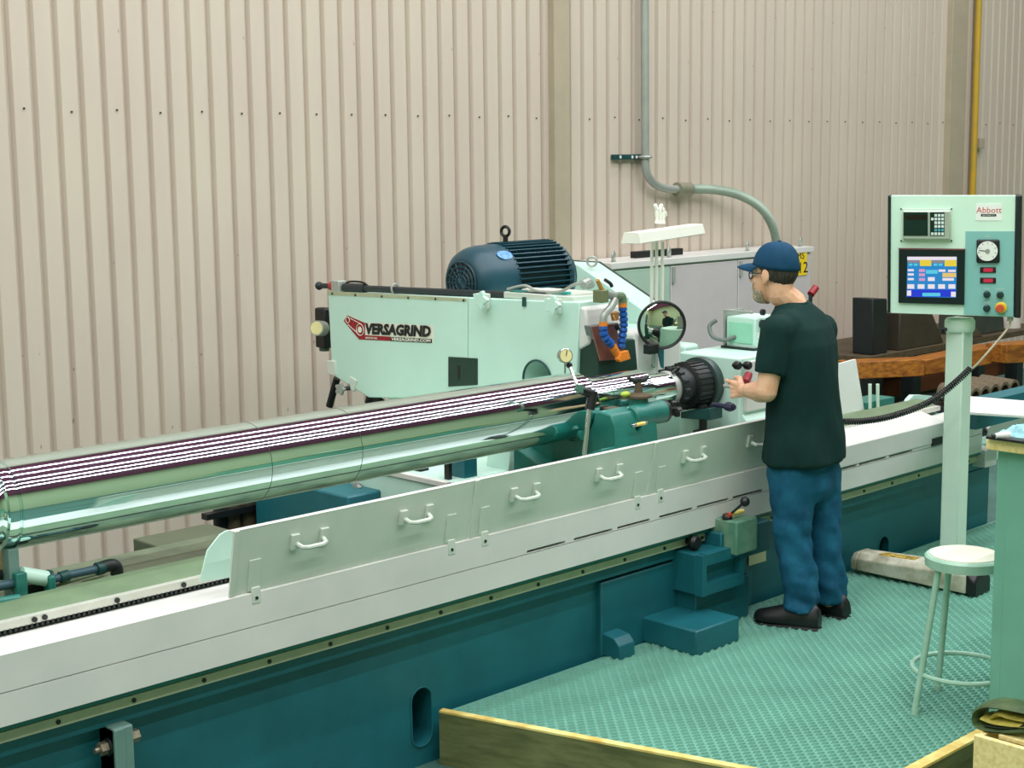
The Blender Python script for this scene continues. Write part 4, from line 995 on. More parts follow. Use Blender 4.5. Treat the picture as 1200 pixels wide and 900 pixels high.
part(tr, 'beam', MB().slab([PY(u, v, B2-0.15) for u, v in ((1180, 404), (1230, 400), (1230, 424), (1180, 426))], (0, 0.2, 0)), M_AMBER, bevel=0.008)
part(tr, 'lower_beam', MB().bb((PY(1055, 445, BY+0.3).x, BY+0.3, 0.0), (PY(1180, 445, BY+0.3).x, BY+0.6, 0.14)), mat('dark_timber', (96, 52, 18), 0.7), bevel=0.008)
for u in (1030, 1075, 1150, 1195):
    x_ = PY(u, 440, BY+0.1).x
    part(tr, 'leg', MB().bb((x_-0.06, BY+0.1, FZ), (x_+0.06, BY+0.22, zb0+0.01)), M_DARK)
part(tr, 'deck', MB().bb((max(p0.x, ex1+0.03), BY+0.1, zb1-0.05), (PY(1240, 420, BY).x, WY-0.05, zb1)), M_BROWNRUST)
def iron(name, pts, y, dep, m, lab, cat='iron block'):
    qs = [PY(u, v, y) for u, v in pts]
    zm = min(q.z for q in qs)+0.1
    qs = [Vector((q.x, q.y, zb1 if q.z < zm else q.z)) for q in qs]
    solo(name, MB().slab(qs, (0, dep, 0)), m, lab, cat, bevel=0.01, loc=PY(*pts[0], y))
zc = 422
iron('iron_block', ((1023, 418), (1023, 350), (1040, 350), (1040, 416)), BY+0.15, 0.2, M_DARK, 'tall black iron block at the end of the timber beam')
iron('iron_casting', ((1053, 419), (1055, 367), (1093, 367), (1106, 416)), BY+0.15, 0.4, mat('umber_iron', (58, 54, 40), 0.6, var=0.3), 'broad dark brown iron casting on the timber beam', 'casting')
iron('iron_casting', ((1139, 403), (1141, 366), (1176, 366), (1177, 401)), BY+0.2, 0.35, mat('slate_iron', (62, 70, 62), 0.5, var=0.3), 'grey iron drum section under the control panel', 'casting')
iron('iron_plate', ((1140, 411), (1137, 380), (1141, 380), (1152, 408)), BY+0.12, 0.03, M_BROWNRUST, 'thin rusty plate leaning on the timber beam', 'plate')
bt = solo('white_bottle', MB().lathe([(0, 0.10), (0.14, 0.095), (0.24, 0.05), (0.32, 0.03)], (PY(1183, 398, BY+0.3).x, BY+0.3, zb1), (0, 0, 1), 20), mat('grey_white_plastic', (204, 200, 188), 0.5), 'off-white funnel shaped jug on the timber beam', 'jug', loc=(PY(1183, 398, BY+0.3).x, BY+0.3, zb1))
for k in range(5):
    c = PY(1143+k*11.5, 466-k*2.6, 5.9)
    o = solo('iron_tube', MB().lathe([(0, 0.052), (0, 0.075), (0.30, 0.075), (0.30, 0.052)], c, (0.05, 1, 0.05), 20, caps=False).lathe([(0.06, 0.052), (0.061, 0.001)], c, (0.05, 1, 0.05), 20, caps=False), mat('tube_iron', (112, 100, 78), 0.6, var=0.35, scale=20), ('open ended iron tube at the pendant post end of the low row', 'second open ended iron tube in the low row from the pendant post', 'middle open ended iron tube of the low row of five', 'fourth open ended iron tube in the low row from the pendant post', 'last open ended iron tube of the low row, farthest from the pendant post')[k], 'tube', 'iron tubes in the low row', loc=c)
ts = thing('tube_stand', 'low dark stand carrying the row of iron tubes', 'stand', (11, 6.2, FZ))
ca_ = PY(1143, 466, 5.9); cb_ = PY(1190, 455, 5.9)
part(ts, 'bearer', MB().slab([(ca_.x-0.15, 6.0, ca_.z-0.08), (cb_.x+0.15, 6.0, cb_.z-0.065), (cb_.x+0.15, 6.0, cb_.z-0.16), (ca_.x-0.15, 6.0, ca_.z-0.18)], (0, 0.5, 0)), M_DARK)
part(ts, 'leg', MB().bb((ca_.x, 6.05, FZ), (ca_.x+0.1, 6.4, ca_.z-0.12)), M_DARK)
part(ts, 'leg', MB().bb((cb_.x-0.1, 6.05, FZ), (cb_.x, 6.4, cb_.z-0.1)), M_DARK)

# ------------------------------------------------------------------ pendant control station
pb0 = PZ(1126, 694, 0.0)
pdx, pdy = 6.60, 3.66
pd = thing('control_pendant', 'mint operator control panel with touchscreen on a square post', 'control panel', (pdx, pdy, 0))
e1 = PZ(1003, 674, 0); e2 = PZ(1131, 700, 0)
bd = Vector((e2.x-e1.x, e2.y-e1.y, 0)).normalized(); bs = Vector((-bd.y, bd.x, 0))
if bs.x > 0: bs = -bs
M_GRIMY = mat('grimy_white_enamel', (206, 204, 184), 0.45, c2=(150, 146, 120), scale=9)
s_ = Vector((e1.x, e1.y, 0.025)); f_ = Vector((e2.x, e2.y, 0.015))
off = -bs*0.16
prf = lambda o, z: [o+Vector((0, 0, 0.0)), o+Vector((0, 0, z-0.03)), o+off*0.18+Vector((0, 0, z)), o+off*0.82+Vector((0, 0, z)), o+off+Vector((0, 0, z-0.03)), o+off]
part(pd, 'foot_beam', MB().rings([prf(s_, 0.085), prf(f_, 0.12)]), M_GRIMY, bevel=0.006)
part(pd, 'foot_end_cap', MB().rings([prf(f_-bd*0.002, 0.123), [p+bd*0.05-Vector((0, 0, 0.01)) for p in prf(f_, 0.10)]]), M_BLACK, bevel=0.01)
part(pd, 'foot_heel_cap', MB().rings([prf(s_, 0.09), prf(s_-bd*0.035, 0.08)]), M_GRIMY, bevel=0.008)
for t in (0.0, 0.9):
    q_ = s_.lerp(f_, t)+off*0.5
    part(pd, 'leveling_pad', MB().cyl((q_.x, q_.y, 0), (q_.x, q_.y, 0.05), 0.045, 0.03), M_GRIMY if t < 0.5 else M_DARK)
lbl = [s_+bd*(0.10)+off*0.25+Vector((0, 0, 0.0885)), s_+bd*0.30+off*0.25+Vector((0, 0, 0.098)), s_+bd*0.30+off*0.6+Vector((0, 0, 0.098)), s_+bd*0.10+off*0.6+Vector((0, 0, 0.0885))]
part(pd, 'warning_label', MB().slab(lbl, (0, 0, 0.003)), mat('warning_yellow', (226, 190, 70), 0.5, c2=(60, 54, 40), scale=28), smooth=0)
pz = PP(1121, 372, (pdx, pdy, 0), (pdx, pdy, 0)).z
pw = 0.092
pc_ = PP(1121, 500, (pdx, pdy, 0), (pdx, pdy, 0))
part(pd, 'post', MB().bb((pc_.x-pw/2, pc_.y-pw/2, 0.12), (pc_.x+pw/2, pc_.y+pw/2, pz)), M_MINTWHITE, bevel=0.006)
part(pd, 'post_groove', MB().bb((pc_.x-pw/2-0.001, pc_.y+pw/2-0.014, 0.14), (pc_.x-pw/2+0.002, pc_.y+pw/2-0.011, pz-0.04)), M_MINTWHITE, smooth=0)
part(pd, 'swivel_collar', MB().lathe([(0, 0.064), (0.012, 0.070), (0.05, 0.070), (0.062, 0.062)], (pc_.x, pc_.y, pz-0.065), (0, 0, 1), 28), M_MINTWHITE)
part(pd, 'collar_knob', MB().tube([PP(1108, 386, (pc_.x-0.05, pc_.y-0.03, 0), (pdx, pdy, 0)), PP(1105, 388, (pc_.x-0.08, pc_.y-0.05, 0), (pdx, pdy, 0))], 0.010, 8), M_BLACK)
# panel, facing the aisle: placed on its own vertical plane
PN = Vector((pdx, pdy, 0)).normalized()
PO = Vector((pc_.x, pc_.y, 0))-PN*0.11
PR = Vector((PN.y, -PN.x, 0))
def fp(u, v, d=0.0): return PP(u, v, PO, PN)-PN*d
def fslab(pts, d0, d1): 
    return MB().slab([fp(u, v)-PN*d0 for u, v in pts], -PN*(d1-d0))
def frect(u0, v0, u1, v1, d0, d1): return fslab(((u0, v0), (u1, v0), (u1, v1), (u0, v1)), d0, d1)
M_PANEL = mat('panel_mint', (206, 240, 220), 0.4, var=0.03)
M_PTEAL = mat('panel_teal', (130, 190, 184), 0.4, var=0.03)
enc = part(pd, 'enclosure', fslab(((1043, 229.5), (1191, 229.5), (1188, 371.5), (1042.5, 366.5)), -0.13, 0), M_PANEL, smooth=0)
part(pd, 'side_trim', fslab(((1190, 228.5), (1198, 228), (1196, 373), (1187.5, 372)), -0.135, 0.012), M_DKTEAL if False else mat('black_trim', (12, 30, 28), 0.4), bevel=0.008)
part(pd, 'side_trim', fslab(((1040.5, 229), (1044.2, 229), (1043.5, 366.5), (1040, 366)), -0.135, 0.008), MATS['black_trim'], bevel=0.004)
part(pd, 'instrument_plate', fslab(((1131.5, 271), (1189, 271), (1187.5, 371), (1129.5, 368.5)), 0, 0.002), M_PTEAL, smooth=0)
# readout unit with keypad
ru = part(pd, 'readout_bezel', frect(1055, 244, 1116, 283, 0, 0.004), M_MINTWHITE, bevel=0.002)
part(ru, 'readout_unit', frect(1058, 246.5, 1114, 280.5, 0.004, 0.03), mat('aluminium_bezel', (190, 204, 190), 0.3, 0.4), bevel=0.006)
part(ru, 'readout_face', frect(1059, 248.5, 1087.5, 276, 0.03, 0.032), mat('dark_green_glass', (14, 44, 38), 0.2), smooth=0)
part(ru, 'readout_display', frect(1061, 251.5, 1086, 257, 0.032, 0.033), mat('readout_black', (26, 18, 14), 0.2), smooth=0)
kpd = part(ru, 'keypad', frect(1090, 248.5, 1107, 276, 0.03, 0.032), MATS['dark_green_glass'], smooth=0)
M_KEY = mat('key_white', (214, 232, 226), 0.5); M_KEYT = mat('key_teal', (80, 160, 170), 0.5)
for r in range(6):
    for c in range(4):
        if c == 0 and r not in (1, 5): continue
        u = 1091.2+c*4; v = 250.5+r*4.3
        part(kpd, 'key', frect(u, v, u+3.1, v+3.1, 0.032, 0.034), M_KEYT if r == 4 else M_KEY, smooth=0)
for u, v in ((1056, 244.8), (1115, 244.8), (1056, 282), (1115, 282)):
    part(ru, 'bezel_screw', MB().cyl(fp(u, v, 0.003), fp(u, v, 0.007), 0.004, n=8), M_DARK)
# touchscreen
ts_ = part(pd, 'touchscreen', fslab(((1053.5, 291.5), (1131, 292.5), (1130, 357), (1053, 354.5)), 0, 0.014), mat('screen_bezel', (10, 30, 32), 0.3), bevel=0.003)
part(ts_, 'bezel_edge', fslab(((1053, 290.5), (1131.5, 291.5), (1131.5, 293), (1053, 292)), 0, 0.016), mat('brown_edge', (110, 70, 66), 0.5), smooth=0)
def emis(name, c, s=0.9):
    m = mat(name, c, 0.4, var=0.0); b_ = m.node_tree.nodes['Principled BSDF']
    b_.inputs['Emission Color'].default_value = (*lin(c), 1); b_.inputs['Emission Strength'].default_value = s
    b_.inputs['Base Color'].default_value = (0, 0, 0, 1)
    for l in list(m.node_tree.links):
        if l.to_socket == b_.inputs['Base Color']: m.node_tree.links.remove(l)
    b_.inputs['Base Color'].default_value = (0.01, 0.01, 0.01, 1)
    return m
S_BLUE = emis('screen_blue', (20, 140, 214)); S_NAVY = emis('screen_navy', (16, 50, 220)); S_WHITE = emis('screen_white', (250, 240, 250))
S_YEL = emis('screen_yellow', (246, 218, 60)); S_CYAN = emis('screen_cyan', (90, 214, 240)); S_PINK = emis('screen_pink', (226, 160, 210)); S_GREY = emis('screen_grey', (150, 140, 140)); S_TAN = emis('screen_tan', (244, 206, 120))
scn = part(ts_, 'display', fslab(((1063.5, 300.5), (1121.5, 301), (1120.5, 348.5), (1062.5, 347.5)), 0.014, 0.0155), S_BLUE, smooth=0)
def sc(name, u0, v0, u1, v1, m, d=0.0165): part(scn, name, frect(u0, v0, u1, v1, 0.0155, d), m, smooth=0)
sc('title_bar', 1063.3, 300.6, 1121, 304.5, S_WHITE)
sc('bottom_bar', 1062.8, 339, 1120.4, 347.6, S_NAVY)
sc('bar_button', 1063, 340, 1068, 346.2, S_WHITE, 0.017); sc('bar_button', 1114.5, 341.5, 1120, 347.4, S_WHITE, 0.017); sc('bar_middle', 1081, 342.8, 1102, 346.8, S_CYAN, 0.017)
sc('tile', 1064, 304.8, 1077, 307.8, S_GREY); sc('tile', 1092, 305, 1106, 308, S_GREY)
sc('tile', 1078, 304.2, 1091.5, 311.5, S_YEL); sc('tile', 1107, 304.6, 1121, 311.8, S_YEL)
for u in (1065, 1071, 1094, 1100): sc('icon', u, 308.6, u+4.5, 311.2, S_CYAN)
for v in (315, 320, 325.5):
    sc('icon', 1064, v, 1071, v+2.6, S_WHITE); sc('icon', 1077, v, 1084, v+3.4, S_PINK)
sc('tile', 1085, 316, 1099, 320.5, S_CYAN); sc('tile', 1104.5, 319.5, 1120.5, 324.5, S_TAN)
sc('icon', 1100, 315.5, 1108, 318.2, S_WHITE); sc('icon', 1111, 315.8, 1120, 318.4, S_WHITE); sc('icon', 1104.5, 325.5, 1118, 328.6, S_WHITE); sc('icon', 1087.5, 324.5, 1095.5, 329, S_WHITE)
for k in range(5): 
    u = 1063.5+k*12; sc('icon', u, 332.8, u+8, 338, S_WHITE)
# maker plate
mp_ = part(pd, 'maker_plate', frect(1143.5, 238.5, 1174, 258.5, 0, 0.002), mat('plate_white', (234, 242, 236), 0.4, var=0.02), smooth=0)
px_ = (fp(1174, 250)-fp(1144, 250)).length/30.5
def ptext(parent, name, body, u, v, size_px, m, d, bold=0, xs=1.0):
    return textmesh(parent, name, body, frame(fp(u, v, d), PR, (0, 0, 1)), size_px*px_, m, 0, bold, 0.0003, xs, 'CENTER')
ptext(mp_, 'maker_lettering', 'Abbott', 1158.8, 249.5, 10.5, mat('maker_red', (200, 70, 70), 0.5), 0.0025)
part(mp_, 'maker_bar', frect(1149.5, 250.8, 1167.5, 253.6, 0.002, 0.003), M_BLACK, smooth=0)
ptext(mp_, 'maker_small_lettering', 'MACHINE CO', 1158.5, 253.1, 2.4, MATS['plate_white'], 0.0034)
# gauge, readouts, buttons
ptext(pd, 'gauge_lettering', 'LOAD', 1157.5, 277.8, 2.4, M_DECALW, 0.0024)
gb = part(pd, 'load_gauge', frect(1144.3, 280.5, 1171.5, 308, 0.002, 0.018), M_BLACK, bevel=0.008)
gc = fp(1157, 294)
part(gb, 'gauge_face', MB().lathe([(0, 12.3*px_), (0.003, 12.3*px_)], gc-PN*0.018, -PN, 36), mat('gauge_white', (232, 238, 232), 0.4, var=0.02))
part(gb, 'gauge_needle', MB().tube([gc-PN*0.0225+PR*0.002, gc-PN*0.0225-PR*10*px_+Vector((0, 0, 0.004))], 0.0016, 5), M_BLACK)
part(gb, 'gauge_hub', MB().lathe([(0, 3*px_), (0.003, 2.6*px_)], gc-PN*0.021+PR*0.001, -PN, 20), M_GALV)
for k in range(9):
    t = math.radians(225-k*33.75)
    dv_ = PR*math.cos(t)+Vector((0, 0, math.sin(t)))
    part(gb, 'gauge_tick', MB().tube([gc-PN*0.0215+dv_*9.3*px_, gc-PN*0.0215+dv_*11.2*px_], 0.0011, 4), M_BLACK)
S_RED = emis('readout_red', (214, 30, 70), 0.8)
for v in (313, 325.3):
    r_ = part(pd, 'speed_readout', frect(1148.5, v, 1167, v+6.5, 0.002, 0.008), M_BLACK, bevel=0.002)
    part(r_, 'readout_digits', frect(1152.5, v+1.2, 1163.5, v+5.4, 0.008, 0.009), S_RED, smooth=0)
for u, v, tx in ((1156.5, 344.8, 'WHEEL'), (1172, 345.3, 'COOLANT'), (1156.3, 361, 'WORK')):
    b_ = part(pd, 'selector_knob', MB().lathe([(0.002, 4.3*px_), (0.012, 4.4*px_), (0.014, 3.0*px_), (0.03, 2.8*px_)], fp(u, v), -PN, 20), mat('knob_teal_black', (20, 56, 54), 0.35))
    ptext(pd, 'knob_lettering', tx, u, v-5.8, 2.3, M_DECALW, 0.0024)
es = part(pd, 'stop_ring', MB().lathe([(0.002, 7.3*px_), (0.012, 7.0*px_), (0.016, 5.5*px_)], fp(1173, 360.5), -PN, 28), mat('stop_yellow', (236, 200, 40), 0.4))
part(es, 'stop_button', MB().lathe([(0.014, 3.6*px_), (0.03, 3.8*px_), (0.034, 5.0*px_), (0.048, 5.0*px_), (0.053, 4.2*px_)], fp(1171.5, 360.5), -PN, 28), mat('stop_red', (206, 84, 50), 0.4))
part(pd, 'strain_relief', MB().cyl(fp(1184, 372, -0.03), fp(1184, 377, -0.03), 0.014), M_GALV)
# spiral cord
def VD(u, v, dist):
    d = ray(u, v); return CC+d*(dist/math.hypot(d.x, d.y))
cdp = thing('spiral_cord', 'black spiral cord sagging from the control panel towards the man', 'cord', VD(1060, 482, 7.1))
part(cdp, 'straight_lead', MB().tube(smoothpath([fp(1184, 376, -0.03), fp(1181, 384, 0.02), VD(1160, 410, 7.25), VD(1144, 428, 7.2), VD(1136, 434, 7.2)], 6), 0.0055, 8), mat('grey_cable', (150, 146, 120), 0.5))
path = smoothpath([VD(1137, 432, 7.2), VD(1122, 446, 7.18), VD(1104, 461, 7.16), VD(1085, 473, 7.13), VD(1060, 483, 7.1), VD(1035, 490, 7.07), VD(1010, 493.5, 7.04), VD(988, 494, 7.02)], 30)
L_ = [0]
for i in range(1, len(path)): L_.append(L_[-1]+(path[i]-path[i-1]).length)
hel = []; n_turn = 62; N = n_turn*10
ii = 0
a_ = None
for k in range(N+1):
    t = L_[-1]*(k/N)
    while ii < len(path)-2 and L_[ii+1] < t: ii += 1
    f = (t-L_[ii])/max(L_[ii+1]-L_[ii], 1e-6)
    p = path[ii].lerp(path[ii+1], min(max(f, 0), 1)); d_ = (path[ii+1]-path[ii]).normalized()
    if a_ is None: a_ = basis(d_)[0]
    a_ = (a_-d_*a_.dot(d_)).normalized(); b_ = d_.cross(a_)
    q = 2*math.pi*n_turn*k/N
    hel.append(p+(a_*math.cos(q)+b_*math.sin(q))*0.0115)
part(cdp, 'coil', MB().tube(hel, 0.0048, 6), M_BLACK, smooth=60)

# ------------------------------------------------------------------ stool
sc_ = (5.158, 2.826)
stl = thing('metal_stool', 'pale green round metal stool with foot ring on the platform', 'stool', (sc_[0], sc_[1], 0))
M_STOOL = mat('stool_paint', (160, 196, 176), 0.42, c2=(140, 182, 160), scale=10)
M_SEAT = mat('stool_seat', (214, 216, 196), 0.45, var=0.05)
SH = 0.60
part(stl, 'seat_rim', MB().lathe([(-0.045, 0.130), (-0.042, 0.146), (-0.008, 0.148), (0.0, 0.140)], (0, 0, SH), (0, 0, 1), 40), M_STOOL, True)
part(stl, 'seat_pad', MB().lathe([(-0.004, 0.132), (0.004, 0.130), (0.007, 0.12), (0.008, 0.0)], (0, 0, SH), (0, 0, 1), 40), M_SEAT, True)
for fx_, fy_ in ((4.964, 2.905), (5.257, 2.978), (5.24, 2.665)):
    bot = Vector((fx_-sc_[0], fy_-sc_[1], 0)); top = bot.normalized()*0.118+Vector((0, 0, SH-0.03))
    lg = part(stl, 'leg', MB().tube([top, bot+Vector((0, 0, 0.02))], 0.0125, 12), M_STOOL, True)
    part(lg, 'foot_tip', MB().tube([bot.lerp(top, 0.05), bot], 0.015, 12), M_STOOL, True)
part(stl, 'foot_ring', MB().torus((0, 0, 0.155), (0, 0, 1), 0.182, 0.0095, 48, 8), M_STOOL, True)

# ------------------------------------------------------------------ workbench
bc = PY(1168, 560, 2.585)
wbn = thing('workbench', 'green cabinet workbench with pale wooden top at the edge of the platform', 'workbench', (bc.x+0.5, 2.3, FZ))
btz = PY(1155, 530, 2.585).z; btt = PY(1155, 516, 2.585).z
part(wbn, 'cabinet', MB().bb((bc.x, 1.5, FZ), (bc.x+1.2, 2.585, btz)), M_GREENPAINT, bevel=0.004)
part(wbn, 'side_panel', MB().bb((bc.x-0.004, 1.52, FZ+0.02), (bc.x+0.01, 2.545, btz-0.004)), M_GREENPAINT, bevel=0.003)
part(wbn, 'wooden_top', MB().bb((PY(1155, 520, 2.61).x, 1.45, btz), (bc.x+1.25, 2.61, btt)), M_WOOD, bevel=0.005)
rg_ = thing('blue_rag', 'crumpled pale blue shop rag on the workbench', 'rag', PY(1192, 507, 2.45))
rm = MB(); nx, ny = 26, 20
cr0 = PZ(1192, 510, btt)
for i in range(nx+1):
    for j in range(ny+1):
        x_ = (i/nx-0.5)*0.16; y_ = (j/ny-0.5)*0.20
        e = max(0, 1-(abs(x_)/0.08)**4)*max(0, 1-(abs(y_)/0.10)**4)
        z_ = 0.004+e*(0.022+0.030*abs(noise.noise((x_*22, y_*22, 1.3)))+0.016*noise.noise((x_*50, y_*50, 4)))
        rm.v.append(Vector((cr0.x+x_+0.012*noise.noise((x_*20, y_*20, 8)), cr0.y-0.05+y_, btt+max(z_, 0.002))))
for i in range(nx):
    for j in range(ny):
        o = i*(ny+1)+j; rm.f.append((o, o+ny+1, o+ny+2, o+1))
part(rg_, 'cloth', rm, mat('pale_blue_cloth', (150, 206, 214), 0.9, var=0.3, scale=60), smooth=60)
tl = thing('grease_tube', 'white grease tube with dark cap lying on the workbench', 'tube', PY(1172, 509, 2.52))
g0 = PZ(1166, 511, btt+0.014); g1 = PZ(1183, 510, btt+0.016)
part(tl, 'tube_body', MB().tube([g0, g1], [0.010, 0.016], 14), mat('tube_white', (222, 226, 220), 0.4))
part(tl, 'tube_cap', MB().tube([g0-(g1-g0)*0.2, g0], 0.008, 12), M_DARK)
dk = PZ(1185, 515, btt)
solo('black_caliper', MB().bb((dk.x-0.05, dk.y-0.16, btt), (dk.x, dk.y+0.07, btt+0.01)), M_BLACK, 'flat black tool lying beside the rag on the workbench', 'tool', bevel=0.003)

# ------------------------------------------------------------------ crate with folded belting
kx = PY(1141, 861, 2.30)
ct = thing('wooden_crate', 'pale plywood crate in front of the workbench', 'crate', (kx.x+0.25, 2.1, FZ))
kz = kx.z
part(ct, 'side_board', MB().bb((kx.x, 1.55, FZ), (kx.x+0.02, 2.30, kz)), M_WOOD, bevel=0.003)
part(ct, 'end_board', MB().bb((kx.x+0.02, 2.28, FZ), (kx.x+0.40, 2.30, kz-0.004)), M_WOOD, bevel=0.003)
part(ct, 'side_board', MB().bb((kx.x+0.38, 1.55, FZ), (kx.x+0.40, 2.28, kz)), M_WOOD, bevel=0.003)
part(ct, 'top_slat', MB().bb((kx.x+0.045, 1.55, kz-0.012), (kx.x+0.13, 2.24, kz+0.006)), M_WOOD, bevel=0.004)
part(ct, 'top_slat', MB().bb((kx.x+0.14, 1.55, kz-0.012), (kx.x+0.37, 2.24, kz+0.004)), M_WOOD, bevel=0.004)
part(ct, 'inner_floor', MB().bb((kx.x+0.02, 1.55, FZ+0.02), (kx.x+0.38, 2.28, FZ+0.04)), M_WOOD)
M_BELT = mat('olive_belting', (70, 92, 48), 0.6, c2=(40, 62, 34), scale=14)
M_BELTY = mat('yellow_belting', (196, 184, 86), 0.6, c2=(150, 140, 54), scale=14)
bl = thing('folded_work_glove', 'folded olive and yellow work glove on the wooden crate', 'glove', (kx.x+0.14, 2.14, kz+0.006))
GD = (kx.x+0.10)
def gq(u, v, d=0): p = PX(u, v, kx.x+0.10); return Vector((p.x+d, p.y, p.z))
def ribbon(pts, th, wd, m, name):
    pts = smoothpath(pts, 6); mb = MB(); rr = []
    for i, p in enumerate(pts):
        d = (pts[min(i+1, len(pts)-1)]-pts[max(i-1, 0)]).normalized(); s = Vector((1, 0, 0)); n = d.cross(s).normalized()
        t_ = th*(1+0.35*noise.noise((i*0.4, th*50, 2)))
        ring_ = []
        for k in range(10):
            q = 2*math.pi*k/10
            ring_.append(p+s*(wd*math.cos(q))+n*(t_*math.sin(q)))
        rr.append(ring_)
    return part(bl, name, mb.rings(rr), m, smooth=60)
ribbon([gq(1212, 852), gq(1185, 853), gq(1165, 851), gq(1152, 846), gq(1149, 836), gq(1153, 828), gq(1165, 824), gq(1185, 826), gq(1215, 832)], 0.011, 0.055, M_BELT, 'outer_fold')
ribbon([gq(1210, 848), gq(1188, 846), gq(1170, 843), gq(1157, 838)], 0.010, 0.05, M_BELTY, 'inner_fold')
ribbon([gq(1210, 842), gq(1190, 838), gq(1176, 834), gq(1168, 838)], 0.009, 0.045, M_BELTY, 'inner_fold')
ribbon([gq(1212, 846), gq(1186, 849), gq(1162, 846)], 0.007, 0.05, mat('dark_belting', (30, 44, 24), 0.7), 'palm')
# ------------------------------------------------------------------ the operator
man0 = PZ(938, 727, 0)
MN = Vector((man0.x, man0.y, 0)).normalized()          # horizontal, away from the aisle
MRt = Vector((MN.y, -MN.x, 0))
def M(u, v, d=0.0): return PP(u, v, man0+MN*d, MN)
ang = math.radians(28)
Fw = (-MRt*math.cos(ang)+MN*math.sin(ang)).normalized()   # where he faces
Lf = Vector((0, 0, 1)).cross(Fw).normalized()             # his left
man = thing('person', 'man in dark green t-shirt, blue jeans and navy cap standing at the grinder', 'person', man0)
M_SKIN = mat('skin', (226, 182, 148), 0.5, var=0.10, scale=18, c2=(212, 160, 126))
M_SHIRT = mat('dark_green_cotton', (14, 47, 44), 0.85, var=0.15, scale=14, bump=0.15, bscale=200, spec=0.2)
M_JEANS = mat('blue_denim', (30, 96, 124), 0.8, c2=(20, 70, 98), scale=9, bump=0.2, bscale=180, spec=0.2)
M_SHOE = mat('black_leather', (14, 18, 20), 0.45)
M_CAP = mat('navy_cap_cotton', (10, 64, 94), 0.75, var=0.15, scale=20, spec=0.25)
M_HAIR = mat('dark_hair', (30, 30, 24), 0.8, scale=80, c2=(64, 60, 48), stretch=(1, 1, 0.2))
M_BEARD = mat('grey_beard', (190, 182, 156), 0.9, scale=120, c2=(128, 112, 88))
def cap_(mb, p, q, r0, r1, n=14):
    p = Vector(p); q = Vector(q); mb.cyl(p, q, r0, r1, n); mb.sph(p, r0, n=n); mb.sph(q, r1, n=n); return mb
def chain(mb, pts, n=14):
    for (p, r), (q, s) in zip(pts[:-1], pts[1:]): cap_(mb, p, q, r, s, n)
    return mb
def remesh(parent, name, mb, m, vox, sm=4, disp=None, label=None):
    o = part(parent, name, mb, m, smooth=180, label=label)
    r = o.modifiers.new('r', 'REMESH'); r.mode = 'VOXEL'; r.voxel_size = vox
    s = o.modifiers.new('s', 'SMOOTH'); s.factor = 0.5; s.iterations = sm
    bpy.context.view_layer.update()
    me = bake(o)
    me.materials.clear(); me.materials.append(m)
    if disp:
        inv = rootm(parent); ns = [v.normal.copy() for v in me.vertices]
        for v, nn in zip(me.vertices, ns): v.co += nn*disp(inv @ v.co)
    me.polygons.foreach_set('use_smooth', [True]*len(me.polygons))
    me.update()
    return o
def ell(mb, c, a, b, n=28):
    return [Vector(c)+Lf*(a*math.cos(2*math.pi*k/n))+Fw*(b*math.sin(2*math.pi*k/n)) for k in range(n)]
# head frame
HC = M(906, 321, 0.02)
def hd(f, l, z): return HC+Fw*f+Lf*l+Vector((0, 0, z))
HR = Matrix((Fw, Lf, Vector((0, 0, 1)))).transposed()
body = MB()
def he(f, l, z, rf, rl, rz, n=24): body.sph(hd(f, l, z), 1.0, (rf, rl, rz), n, HR)
he(-0.012, 0, 0.035, 0.098, 0.076, 0.10)
he(0.030, 0, -0.045, 0.062, 0.058, 0.085)
he(0.055, 0, -0.098, 0.038, 0.036, 0.032)
he(0.066, 0, 0.022, 0.026, 0.052, 0.018)
he(0.060, 0.032, -0.030, 0.026, 0.024, 0.022); he(0.060, -0.032, -0.030, 0.026, 0.024, 0.022)
he(0.092, 0, -0.012, 0.014, 0.011, 0.026); he(0.103, 0, -0.030, 0.016, 0.016, 0.012)
he(0.083, 0, -0.066, 0.016, 0.026, 0.008); he(0.080, 0, -0.078, 0.015, 0.023, 0.008)
for s in (-1, 1):
    he(-0.006, s*0.080, -0.004, 0.020, 0.009, 0.033); he(-0.002, s*0.078, -0.030, 0.011, 0.008, 0.014)
nb = M(929, 356, 0.02)
chain(body, [(hd(-0.030, 0, -0.03), 0.062), (hd(-0.038, 0, -0.085), 0.060), (nb, 0.062), (M(933, 374, 0.01), 0.07)])
# torso and leg core
chain(body, [(M(936, 392, 0), 0.10), (M(940, 470, 0), 0.11), (M(942, 540, 0), 0.12)])
LS, LE, LW = M(911, 388, -0.165), M(898, 459, -0.20), M(872, 457.5, 0.0)
RS, RE, RW = M(961, 388, 0.165), M(950, 458, 0.26), M(932, 460, 0.36)
chain(body, [(M(934, 378, 0), 0.07), (LS, 0.062), (LS.lerp(LE, 0.5), 0.052), (LE, 0.047)])
chain(body, [(LE, 0.048), (LE.lerp(LW, 0.28), 0.050), (LE.lerp(LW, 0.7), 0.036), (LW, 0.029)])
chain(body, [(M(938, 378, 0), 0.07), (RS, 0.062), (RS.lerp(RE, 0.5), 0.052), (RE, 0.045)])
chain(body, [(RE, 0.045), (RE.lerp(RW, 0.3), 0.045), (RW, 0.029)])
hips = {1: (M(928, 548, -0.09), M(929, 630, -0.085), M(941, 712, -0.09)), -1: (M(957, 548, 0.09), M(963, 630, 0.08), M(973, 702, 0.09))}
for s, (h_, k_, a_) in hips.items():
    chain(body, [(h_, 0.075), (k_, 0.055), (a_, 0.042)])
